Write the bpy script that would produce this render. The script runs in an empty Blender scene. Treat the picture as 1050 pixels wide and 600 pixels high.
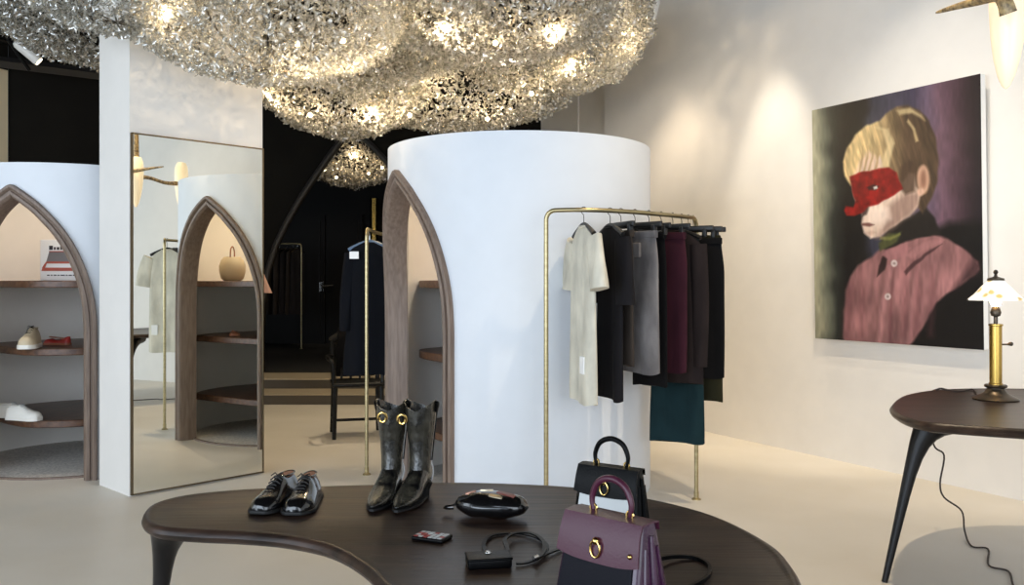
import bpy, math, random
import numpy as np
from mathutils import Vector, Matrix
R = math.radians
random.seed(7); rng = np.random.default_rng(7)
sc = bpy.context.scene
col = sc.collection
CZ = 1.3; F = 900.0
def at(px, Y): return (px-525)/F*Y
def zat(py, Y): return CZ-(py-290)/F*Y
def onplane(px, py, z=0.0):
    Y = F*(CZ-z)/(py-290); return ((px-525)/F*Y, Y)
def lin(c):
    return tuple(((v/255.0)/12.92 if v/255.0 <= 0.04045 else ((v/255.0+0.055)/1.055)**2.4) for v in c)

# ------------------------------------------------------------------ materials
def mat(name, rgb, rough=0.5, metal=0.0, spec=0.5, noise=None, bump=None, trans=0.0, coat=0.0, emit=None, alpha=None, sheen=0.0, sss=0.0):
    m = bpy.data.materials.new(name); m.use_nodes = True
    nt = m.node_tree; b = nt.nodes['Principled BSDF']
    c = lin(rgb)+(1,)
    b.inputs['Base Color'].default_value = c
    b.inputs['Roughness'].default_value = rough
    b.inputs['Metallic'].default_value = metal
    b.inputs['Specular IOR Level'].default_value = spec
    b.inputs['Transmission Weight'].default_value = trans
    b.inputs['Coat Weight'].default_value = coat
    b.inputs['Sheen Weight'].default_value = sheen
    if emit:
        b.inputs['Emission Color'].default_value = lin(emit[0])+(1,)
        b.inputs['Emission Strength'].default_value = emit[1]
    tc = nt.nodes.new('ShaderNodeTexCoord')
    # every material carries at least a faint procedural variation
    if noise is None: noise = (rgb, tuple(max(0, v*0.985) for v in rgb), 6.0, (1, 1, 1))
    c1, c2, s, st = noise
    mp = nt.nodes.new('ShaderNodeMapping'); mp.inputs['Scale'].default_value = st
    nz = nt.nodes.new('ShaderNodeTexNoise'); nz.inputs['Scale'].default_value = s; nz.inputs['Detail'].default_value = 5
    rp = nt.nodes.new('ShaderNodeValToRGB')
    rp.color_ramp.elements[0].position = 0.32; rp.color_ramp.elements[1].position = 0.68
    rp.color_ramp.elements[0].color = lin(c1)+(1,); rp.color_ramp.elements[1].color = lin(c2)+(1,)
    L = nt.links.new
    L(tc.outputs['Object'], mp.inputs['Vector']); L(mp.outputs[0], nz.inputs['Vector'])
    L(nz.outputs['Fac'], rp.inputs[0]); L(rp.outputs[0], b.inputs['Base Color'])
    if bump:
        bs, bst, bstr = bump
        mp2 = nt.nodes.new('ShaderNodeMapping'); mp2.inputs['Scale'].default_value = bst
        n2 = nt.nodes.new('ShaderNodeTexNoise'); n2.inputs['Scale'].default_value = bs; n2.inputs['Detail'].default_value = 4
        bm = nt.nodes.new('ShaderNodeBump'); bm.inputs['Strength'].default_value = bstr; bm.inputs['Distance'].default_value = 0.01
        L(tc.outputs['Object'], mp2.inputs['Vector']); L(mp2.outputs[0], n2.inputs['Vector'])
        L(n2.outputs['Fac'], bm.inputs['Height']); L(bm.outputs[0], b.inputs['Normal'])
    return m

M = {}
M['wall'] = mat('white_plaster', (236, 232, 226), 0.7, bump=(14, (1, 1, 1), 0.05))
M['cyl'] = mat('white_matte_lacquer', (222, 226, 231), 0.55)
M['inner'] = mat('cream_plaster', (243, 238, 230), 0.75)
M['cream'] = mat('cream_wall', (222, 208, 176), 0.7)
M['floor'] = mat('beige_microcement', (226, 219, 206), 0.42, spec=0.4, noise=((229, 222, 210), (220, 212, 197), 1.3, (1, 1, 1)), bump=(3, (1, 1, 1), 0.03))
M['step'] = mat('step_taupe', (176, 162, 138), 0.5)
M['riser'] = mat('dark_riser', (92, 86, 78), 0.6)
M['black'] = mat('black_paint', (24, 22, 19), 0.8, spec=.1, noise=((23, 21, 18), (28, 26, 22), 2, (1, 1, 1)))
M['blackgloss'] = mat('black_gloss_panel', (11, 10, 9), 0.45, spec=.2)
M['carpet'] = mat('light_grey_carpet', (224, 219, 211), 0.95, noise=((234, 229, 221), (190, 186, 179), 60, (1, 1, 1)), bump=(120, (1, 1, 1), 0.5))
M['darkcarpet'] = mat('dark_back_floor', (30, 29, 28), 0.7)
M['archwood'] = mat('walnut_grey_frame', (112, 92, 78), 0.5, noise=((132, 114, 101), (108, 91, 79), 5, (12, 12, 1.2)), bump=(6, (14, 14, 1), 0.08))
M['shelfwood'] = mat('walnut_shelf', (92, 62, 42), 0.4, noise=((104, 72, 50), (66, 42, 28), 4, (1.5, 9, 9)))
M['tablewood'] = mat('dark_stained_walnut', (50, 38, 32), 0.36, spec=0.3, noise=((64, 47, 38), (30, 22, 18), 3.2, (1.1, 8, 6)), bump=(5, (1, 12, 8), 0.12), coat=0.0)
M['legwood'] = mat('black_stained_wood', (24, 20, 19), 0.3, noise=((26, 22, 21), (15, 13, 12), 4, (8, 8, 1)), spec=.3)
M['brass'] = mat('brushed_brass', (178, 164, 128), 0.36, 1.0, noise=((186, 172, 134), (160, 146, 110), 6, (1, 1, 8)))
M['gold'] = mat('polished_gold', (226, 190, 116), 0.18, 1.0)
M['lampbrass'] = mat('lamp_brass', (196, 160, 84), 0.25, 1.0)
M['bronze'] = mat('dark_bronze', (84, 74, 62), 0.35, 0.8)
M['silver'] = mat('polished_steel', (214, 212, 208), 0.2, 1.0)
M['blackmetal'] = mat('black_metal', (20, 20, 20), 0.4, 0.6)
M['steelbeam'] = mat('grey_beam', (70, 68, 66), 0.4, 0.5)
M['whiteplastic'] = mat('white_metal', (235, 233, 228), 0.4)
M['mirrorframe'] = mat('bronze_mirror_edge', (110, 96, 74), 0.35, 0.9)
mm = bpy.data.materials.new('mirror_silvering'); mm.use_nodes = True
b = mm.node_tree.nodes['Principled BSDF']; b.inputs['Metallic'].default_value = 1; b.inputs['Roughness'].default_value = 0.0
b.inputs['Base Color'].default_value = (0.87, 0.87, 0.81, 1); M['mirror'] = mm
M['cordblack'] = mat('brown_cord', (52, 40, 34), 0.6)
M['hanger'] = mat('black_hanger', (16, 15, 15), 0.45)
def cloth(n, c, s=0.1): return mat(n, c, 0.9, spec=0.15, sheen=s, noise=(c, tuple(v*0.82 for v in c), 9, (1, 1, 0.5)), bump=(160, (1, 1, 1), 0.15))
M['tee'] = cloth('cream_jersey', (224, 218, 200))
M['blk'] = cloth('black_cloth', (17, 16, 17), 0.0)
M['char'] = cloth('charcoal_cloth', (30, 28, 30), 0.0)
M['denim'] = mat('washed_grey_denim', (120, 115, 114), 0.9, spec=0.1, noise=((140, 135, 133), (84, 80, 80), 5, (1.5, 1.5, .6)), bump=(200, (1, 1, 1), 0.2))
M['maroon'] = cloth('maroon_cloth', (62, 28, 38), 0.0)
M['brown'] = cloth('dark_brown_cloth', (42, 34, 33), 0.0)
M['taupe'] = cloth('taupe_cloth', (66, 58, 52), 0.0)
M['teal'] = cloth('dark_teal_cloth', (26, 48, 52), 0.0)
M['olive'] = cloth('dark_olive_cloth', (44, 42, 26), 0.0)
M['navy'] = cloth('dark_navy_cloth', (12, 14, 20), 0.0)
M['pinkcloth'] = cloth('peach_cloth', (214, 170, 150))
M['paper'] = mat('white_paper', (244, 243, 240), 0.7)
M['ink'] = mat('dark_ink', (40, 36, 40), 0.6)
M['redink'] = mat('rust_red_ink', (168, 78, 58), 0.6)
M['greyink'] = mat('grey_ink', (112, 108, 108), 0.6)
M['leather'] = mat('polished_black_leather', (14, 13, 14), 0.16, coat=0.6, bump=(30, (1, 1, 1), 0.04))
M['bootleather'] = mat('brushed_boot_leather', (34, 32, 30), 0.24, coat=0.4, noise=((5, 5, 8), (64, 60, 50), 26, (1, 1, .6)), bump=(22, (1, 1, .6), 0.9))
M['matteleather'] = mat('black_grained_leather', (7, 7, 8), 0.36, spec=.12, bump=(180, (1, 1, 1), 0.12))
M['sole'] = mat('black_rubber', (11, 11, 11), 0.6)
M['tan'] = mat('tan_lining', (150, 96, 70), 0.6)
M['plum'] = mat('plum_leather', (66, 28, 56), 0.26, coat=0.25, noise=((72, 32, 64), (50, 22, 44), 7, (1, 1, 1)), bump=(150, (1, 1, 1), 0.06))
M['plumbrown'] = mat('burgundy_leather', (72, 30, 48), 0.3, spec=.4, bump=(150, (1, 1, 1), 0.06))
M['navyleather'] = mat('navy_leather_panel', (10, 10, 20), 0.45, spec=.12, bump=(150, (1, 1, 1), 0.06))
M['greypanel'] = mat('pale_grey_panel', (196, 198, 196), 0.5)
M['shoewhite'] = mat('white_sneaker_leather', (236, 232, 222), 0.5)
M['shoecream'] = mat('cream_sneaker_leather', (206, 188, 156), 0.55)
M['shoered'] = mat('red_shoe_leather', (158, 44, 40), 0.4)
M['horn'] = mat('mottled_horn', (96, 78, 54), 0.4, noise=((190, 164, 116), (62, 46, 32), 42, (1, 1, 1)), bump=(18, (1, 1, 1), 0.5))
M['chairblack'] = mat('black_lacquered_wood', (9, 9, 9), 0.4, spec=.3)

def glass_shade(name, rgb, es):
    m = bpy.data.materials.new(name); m.use_nodes = True; nt = m.node_tree
    b = nt.nodes['Principled BSDF']
    b.inputs['Base Color'].default_value = lin(rgb)+(1,); b.inputs['Roughness'].default_value = 0.25
    b.inputs['Emission Color'].default_value = lin(rgb)+(1,); b.inputs['Emission Strength'].default_value = es
    return m
M['opal'] = glass_shade('lit_opal_glass', (244, 226, 192), 0.5)
# lamp shade glass with flower patches, lit from inside
m = glass_shade('lit_flowered_glass', (255, 250, 238), 0.55); nt = m.node_tree
vo = nt.nodes.new('ShaderNodeTexVoronoi'); vo.inputs['Scale'].default_value = 13
tc = nt.nodes.new('ShaderNodeTexCoord'); rp = nt.nodes.new('ShaderNodeValToRGB')
rp.color_ramp.elements[0].color = lin((196, 170, 110))+(1,); rp.color_ramp.elements[0].position = 0.16
rp.color_ramp.elements[1].color = lin((255, 250, 238))+(1,); rp.color_ramp.elements[1].position = 0.3
nt.links.new(tc.outputs['Object'], vo.inputs['Vector']); nt.links.new(vo.outputs['Distance'], rp.inputs[0])
nt.links.new(rp.outputs[0], nt.nodes['Principled BSDF'].inputs['Base Color']); nt.links.new(rp.outputs[0], nt.nodes['Principled BSDF'].inputs['Emission Color'])
M['flowerglass'] = m
M['bulb'] = mat('warm_bulb', (255, 214, 150), 0.5, emit=((255, 206, 140), 60))
M['spotface'] = mat('lit_spot_lens', (255, 240, 215), 0.5, emit=((255, 236, 205), 6))
# glass petals of the chandelier
m = bpy.data.materials.new('clear_ribbed_glass'); m.use_nodes = True; nt = m.node_tree; N = nt.nodes; L = nt.links.new
N.remove(N['Principled BSDF']); out = N['Material Output']
tr = N.new('ShaderNodeBsdfTransparent'); tr.inputs[0].default_value = (0.86, 0.86, 0.82, 1)
gl = N.new('ShaderNodeBsdfGlossy'); gl.inputs['Roughness'].default_value = 0.12; gl.inputs[0].default_value = (0.95, 0.95, 0.93, 1)
tl = N.new('ShaderNodeBsdfTranslucent'); tl.inputs[0].default_value = (0.8, 0.78, 0.7, 1)
df = N.new('ShaderNodeBsdfDiffuse'); 
oi = N.new('ShaderNodeTexCoord'); nz = N.new('ShaderNodeTexNoise'); nz.inputs['Scale'].default_value = 26; nz.inputs['Detail'].default_value = 2
rp = N.new('ShaderNodeValToRGB'); rp.color_ramp.elements[0].position = 0.44; rp.color_ramp.elements[0].color = (0.02, 0.02, 0.02, 1)
rp.color_ramp.elements[1].position = 0.6; rp.color_ramp.elements[1].color = (0.62, 0.6, 0.55, 1)
L(oi.outputs['Object'], nz.inputs['Vector']); L(nz.outputs['Fac'], rp.inputs[0]); L(rp.outputs[0], df.inputs[0])
m1 = N.new('ShaderNodeMixShader'); m1.inputs[0].default_value = 0.5; L(tl.outputs[0], m1.inputs[1]); L(df.outputs[0], m1.inputs[2])
m2 = N.new('ShaderNodeMixShader'); m2.inputs[0].default_value = 0.42; L(m1.outputs[0], m2.inputs[1]); L(gl.outputs[0], m2.inputs[2])
m3 = N.new('ShaderNodeMixShader'); m3.inputs[0].default_value = 0.32; L(m2.outputs[0], m3.inputs[1]); L(tr.outputs[0], m3.inputs[2])
L(m3.outputs[0], out.inputs[0]); M['petal'] = m

# ------------------------------------------------------------------ mesh builder
class MB:
    def __init__(s): s.v = []; s.f = []
    def add(s, vs, fs, mtx=None):
        o = len(s.v)
        for p in vs:
            p = Vector(p)
            if mtx is not None: p = mtx @ p
            s.v.append(tuple(p))
        for f in fs: s.f.append(tuple(i+o for i in f))
        return s
    def box(s, lo, hi, mtx=None):
        (a, b_, c), (d, e, f) = lo, hi
        vs = [(a,b_,c),(d,b_,c),(d,e,c),(a,e,c),(a,b_,f),(d,b_,f),(d,e,f),(a,e,f)]
        return s.add(vs, [(0,3,2,1),(4,5,6,7),(0,1,5,4),(1,2,6,5),(2,3,7,6),(3,0,4,7)], mtx)
    def rbox(s, lo, hi, r, n=3, mtx=None):
        # box with rounded vertical edges and softly rounded rims
        x0,y0,z0 = lo; x1,y1,z1 = hi; rings = []
        def ring(ins, z):
            rr = max(r-ins, 0.0005); pts = []
            for cx, cy, a0 in ((x1-r,y1-r,0),(x0+r,y1-r,90),(x0+r,y0+r,180),(x1-r,y0+r,270)):
                for k in range(n+1):
                    a = R(a0+90*k/n); pts.append((cx+rr*math.cos(a), cy+rr*math.sin(a), z))
            return pts
        rz = min(r, (z1-z0)/2.01)
        for k in range(n+1):
            a = R(90*k/n); rings.append(ring(rz*(1-math.sin(a)), z0+rz*(1-math.cos(a))))
        for k in range(n+1):
            a = R(90*k/n); rings.append(ring(rz*(1-math.cos(a)), z1-rz+rz*math.sin(a)))
        return s.loft(rings, mtx=mtx)
    def loft(s, rings, cap=True, closed=False, mtx=None):
        n = len(rings[0]); vs = [p for r_ in rings for p in r_]; fs = []
        m_ = len(rings)
        for i in range(m_ if closed else m_-1):
            a = i*n; b_ = ((i+1) % m_)*n
            for j in range(n):
                k = (j+1) % n; fs.append((a+j, a+k, b_+k, b_+j))
        if cap and not closed:
            fs.append(tuple(reversed(range(n)))); fs.append(tuple(range((m_-1)*n, m_*n)))
        return s.add(vs, fs, mtx)
    def tube(s, pts, rad, seg=10, cap=True, flat=1.0, mtx=None):
        pts = [Vector(p) for p in pts]; n = len(pts)
        rads = rad if isinstance(rad, (list, tuple)) else [rad]*n
        rings = []; up = Vector((0, 0, 1)); prev = None
        for i, p in enumerate(pts):
            t = (pts[min(i+1, n-1)]-pts[max(i-1, 0)]).normalized()
            if prev is None:
                a = up if abs(t.dot(up)) < 0.9 else Vector((1, 0, 0))
                u = (a - t*a.dot(t)).normalized()
            else:
                u = (prev - t*prev.dot(t))
                u = u.normalized() if u.length > 1e-6 else Vector((1, 0, 0))
            prev = u; w = t.cross(u)
            rings.append([tuple(p+(u*math.cos(2*math.pi*k/seg)*flat+w*math.sin(2*math.pi*k/seg))*rads[i]) for k in range(seg)])
        return s.loft(rings, cap, mtx=mtx)
    def lathe(s, prof, seg=32, c=(0, 0, 0), mtx=None, cap=True):
        rings = [[(c[0]+r_*math.cos(2*math.pi*k/seg), c[1]+r_*math.sin(2*math.pi*k/seg), c[2]+z) for k in range(seg)] for r_, z in prof]
        return s.loft(rings, cap, mtx=mtx)
    def sphere(s, c, r, seg=12, sq=(1, 1, 1), mtx=None):
        rings = []
        for i in range(1, seg):
            a = math.pi*i/seg
            rings.append([(c[0]+r*sq[0]*math.sin(a)*math.cos(2*math.pi*k/(seg*2)), c[1]+r*sq[1]*math.sin(a)*math.sin(2*math.pi*k/(seg*2)), c[2]-r*sq[2]*math.cos(a)) for k in range(seg*2)])
        return s.loft(rings, mtx=mtx)
    def prism(s, poly, z0, z1, mtx=None):
        return s.loft([[(x, y, z0) for x, y in poly], [(x, y, z1) for x, y in poly]], mtx=mtx)
    def build(s, name, m, parent=None, smooth=True, ang=38, sub=0, bevel=0):
        me = bpy.data.meshes.new(name); me.from_pydata(s.v, [], s.f)
        import bmesh
        bm = bmesh.new(); bm.from_mesh(me); bmesh.ops.recalc_face_normals(bm, faces=bm.faces); bm.to_mesh(me); bm.free()
        me.materials.append(m)
        if smooth:
            me.polygons.foreach_set('use_smooth', [True]*len(me.polygons)); me.set_sharp_from_angle(angle=R(ang))
        o = bpy.data.objects.new(name, me); col.objects.link(o)
        if parent is not None: o.parent = parent
        if bevel:
            bv = o.modifiers.new('bevel', 'BEVEL'); bv.width = bevel; bv.segments = 2; bv.limit_method = 'ANGLE'
        if sub:
            sb = o.modifiers.new('subdivision', 'SUBSURF'); sb.levels = sub; sb.render_levels = sub
        return o
def tag(o, label=None, cat=None, group=None, kind=None):
    if label: o['label'] = label
    if cat: o['category'] = cat
    if group: o['group'] = group
    if kind: o['kind'] = kind
    return o
def empty(name, loc=(0, 0, 0), rz=0, label=None, cat=None, group=None):
    o = bpy.data.objects.new(name, None); col.objects.link(o); o.empty_display_size = 0.1
    o.location = loc; o.rotation_euler = (0, 0, rz); return tag(o, label, cat, group)
def struct(name, mb, m, **k): return tag(mb.build(name, m, **k), kind='structure')
def copy_tree(o, parent=None):
    c = o.copy(); col.objects.link(c); c.parent = parent
    for ch in [x for x in bpy.data.objects if x.parent == o]: copy_tree(ch, c)
    return c
def spline(pts, n=8, closed=False):
    P = [Vector(p) for p in pts]; out = []; m_ = len(P)
    for i in range(m_ if closed else m_-1):
        if closed: a, b_, c, d = P[(i-1) % m_], P[i], P[(i+1) % m_], P[(i+2) % m_]
        else: a, b_, c, d = P[max(i-1, 0)], P[i], P[i+1], P[min(i+2, m_-1)]
        for k in range(n):
            t = k/n
            out.append(0.5*((2*b_)+(c-a)*t+(2*a-5*b_+4*c-d)*t*t+(3*b_-a-3*c+d)*t**3))
    if not closed: out.append(P[-1])
    return out

# ------------------------------------------------------------------ room shell
wd = Vector((-0.485, 0.8745, 0)).normalized()          # direction of the right wall
wn = Vector((-wd.y, wd.x, 0)); 
if wn.x > 0: wn = -wn                                    # into the room
W0 = Vector((at(725, 7.647), 7.647, 0))
def wallp(px):                                           # point of right wall seen at a pixel column
    k = (px-525)/F; t = (k*W0.y-W0.x)/(wd.x-k*wd.y); return W0+wd*t
def slab(p, q, th, z0, z1, inward):
    p = Vector((p[0], p[1], 0)); q = Vector((q[0], q[1], 0)); n = Vector((-(q-p).y, (q-p).x, 0)).normalized()
    if n.dot(Vector((inward[0], inward[1], 0))) > 0: n = -n
    return MB().prism([tuple((p)[:2]), tuple(q[:2]), tuple((q+n*th)[:2]), tuple((p+n*th)[:2])], z0, z1)
CEIL = 4.25
struct('floor', MB().prism([(-8, -3), (8, -3), (8, 10.6), (-8, 10.6)], -0.1, 0), M['floor'])
struct('ceiling', MB().prism([(-8, -3), (8, -3), (8, 16), (-8, 16)], CEIL, CEIL+0.1), M['black'])
pe = wallp(620); ps = W0 - wd*13.2
struct('wall_right', slab(pe[:2], ps[:2], 0.2, 0, CEIL, wn), M['wall'])
pj = pe - wn*0.16
k = (533-525)/F
pk0 = pj + wd*0.02; pk = pk0 + wd*1.62
struct('wall_right_far', slab(pj[:2], pk[:2], 0.04, 0, CEIL, wn), M['wall'])
pm = pj + wd*0.72 + wn*0.015
struct('trim_1', slab(pm[:2], (pm+wd*0.05)[:2], 0.03, 0, CEIL, wn), M['wall'])
# black back wall, oblique on the left, frontal with pointed opening in the middle
bl0 = (-5.03, 8.77); bl1 = (at(267, 10.42), 10.42)
struct('wall_back_left', slab(bl0, bl1, 0.15, 0, CEIL, (0.6, -0.8)), M['black'])
struct('wall_left', slab((-6.9, 4.2), (-5.02, 8.74), 0.02, 0, zat(73, 8.77), (1, -0.2)), M['cream'])
struct('wall_left_upper', slab((-6.9, 4.2), (-5.02, 8.74), 0.02, zat(73, 8.77), CEIL, (1, -0.2)), M['black'])
struct('wall_left_front', slab((-7.2, -3), (-6.9, 4.2), 0.15, 0, CEIL, (1, 0)), M['wall'])
bw = MB()
def colpts(lst, Y): return [(at(x, Y), zat(y, Y)) for x, y in lst]
YA = 10.42
Lp = colpts([(359, 131), (349, 146), (338, 160), (322, 183), (307, 206), (294, 229), (283, 252), (275, 278), (270, 310), (268, 340)], YA)
Rp = colpts([(359, 131), (367, 137), (382, 150), (397, 166), (413, 190), (428, 222), (439, 260), (445, 300), (447, 345)], YA)
def archwall(side, edge_x, th=0.16):
    bwm = MB(); P = side + [(side[-1][0], 0.0)]
    for i in range(len(P)-1):
        (x0, z0), (x1, z1) = P[i], P[i+1]
        bwm_v = [(x0, YA, z0), (x1, YA, z1), (edge_x, YA, z1), (edge_x, YA, z0)]
        vs = bwm_v + [(x, y+th, z) for x, y, z in bwm_v]
        bwm.add(vs, [(0,1,2,3),(4,7,6,5),(0,4,5,1),(2,6,7,3)])
    a = side[0]
    vs = [(a[0], YA, a[1]), (edge_x, YA, a[1]), (edge_x, YA, CEIL), (a[0], YA, CEIL)]
    vs += [(x, y+th, z) for x, y, z in vs]
    bwm.add(vs, [(0,1,2,3),(4,7,6,5),(3,2,6,7)])
    return bwm
struct('wall_back_arch_left', archwall(Lp, at(262, YA)), M['black'], smooth=False)
struct('wall_back_arch_right', archwall(Rp, at(560, YA)), M['black'], smooth=False)
tm = MB()
lip = [Vector((x, YA-0.03, z)) for x, z in reversed(Lp)] + [Vector((x, YA-0.03, z)) for x, z in Rp[1:]]
tm.tube([(lip[0].x, YA-0.03, 0.02)] + lip + [(lip[-1].x, YA-0.03, 0.02)], 0.035, 8)
struct('trim_2', tm, mat('arch_edge_black', (46, 43, 40), .5))
# steps up to the dark back room
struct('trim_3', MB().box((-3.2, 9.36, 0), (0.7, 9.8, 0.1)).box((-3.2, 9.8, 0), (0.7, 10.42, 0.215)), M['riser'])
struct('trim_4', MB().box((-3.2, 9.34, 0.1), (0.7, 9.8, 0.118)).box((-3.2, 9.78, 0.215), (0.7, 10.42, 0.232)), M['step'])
struct('floor_back_room', MB().box((-6, 10.43, 0.1), (3, 15.5, 0.23)), M['darkcarpet'])
struct('wall_back', MB().box((-6, 15.5, 0), (3, 15.6, CEIL)), M['blackgloss'])
struct('wall_back_room_left', MB().box((-6.1, 10.6, 0), (-6, 15.6, CEIL)), M['black'])
struct('wall_back_room_right', MB().box((3, 10.6, 0), (3.1, 15.6, CEIL)), M['black'])
# black double door with handle in the back wall
dz = MB(); x0 = at(300, 15.48); x1 = at(372, 15.48)
for a, b_ in ((x0, x0+0.58), (x0+0.6, x1)):
    dz.box((a, 15.44, 0.23), (b_, 15.5, 2.5))
    dz.box((a+0.08, 15.425, 0.35), (b_-0.08, 15.44, 2.38))
dr = struct('door_1', dz, M['blackgloss'], smooth=False)
hd = MB().tube([(at(329, 15.3), 15.42, zat(294, 15.4)), (at(329, 15.3), 15.36, zat(294, 15.4)), (at(341, 15.3), 15.36, zat(293, 15.4))], 0.022, 8)
hd.box((at(328, 15.3)-.04, 15.41, zat(299, 15.4)), (at(328, 15.3)+.04, 15.43, zat(289, 15.4)))
hd.build('door_handle', M['silver'], dr)
# beam and pipes under the ceiling at the left
def tline(px1, py1, px2, py2, Y1, Y2): return [(at(px1, Y1), Y1, zat(py1, Y1)), (at(px2, Y2), Y2, zat(py2, Y2))]
bp = tline(-60, 56, 130, 80, 8.2, 9.3)
struct('trim_5', MB().tube(bp, 0.055, 4), M['steelbeam'], smooth=False)
struct('trim_6', MB().tube(tline(-40, 30, 90, 66, 8.4, 9.3), 0.03, 8).tube(tline(8, 40, 30, 72, 8.3, 8.5), 0.02, 6), M['blackmetal'])

# ------------------------------------------------------------------ square pillar with the wall mirror
md = Vector((0.687, 0.729, 0)).normalized(); mn = Vector((md.y, -md.x, 0))
P0 = Vector((-2.325, 5.335, 0)); PL = 0.905
def pm_(a, b_): p = P0+md*a-mn*b_; return (p.x, p.y)
struct('wall_pillar', MB().prism([pm_(0, 0), pm_(PL, 0), pm_(PL, .45), pm_(0, .45)], 0, CEIL), M['wall'], smooth=False)
mi = empty('wall_mirror', (P0+md*PL/2).to_tuple(), math.atan2(md.y, md.x), 'tall frameless-looking mirror covering the white square pillar', 'mirror')
hw = PL/2-0.004
MB().box((-hw+.006, -0.022, 0.016), (hw-.006, -0.006, 2.204)).build('glass_pane', M['mirror'], mi, smooth=False)
fr = MB()
for lo, hi in (((-hw, -.026, .008), (-hw+.009, 0, 2.213)), ((hw-.009, -.026, .008), (hw, 0, 2.213)), ((-hw, -.026, .008), (hw, 0, .017)), ((-hw, -.026, 2.204), (hw, 0, 2.213))): fr.box(lo, hi)
fr.build('mirror_frame', M['mirrorframe'], mi, smooth=False)

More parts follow.
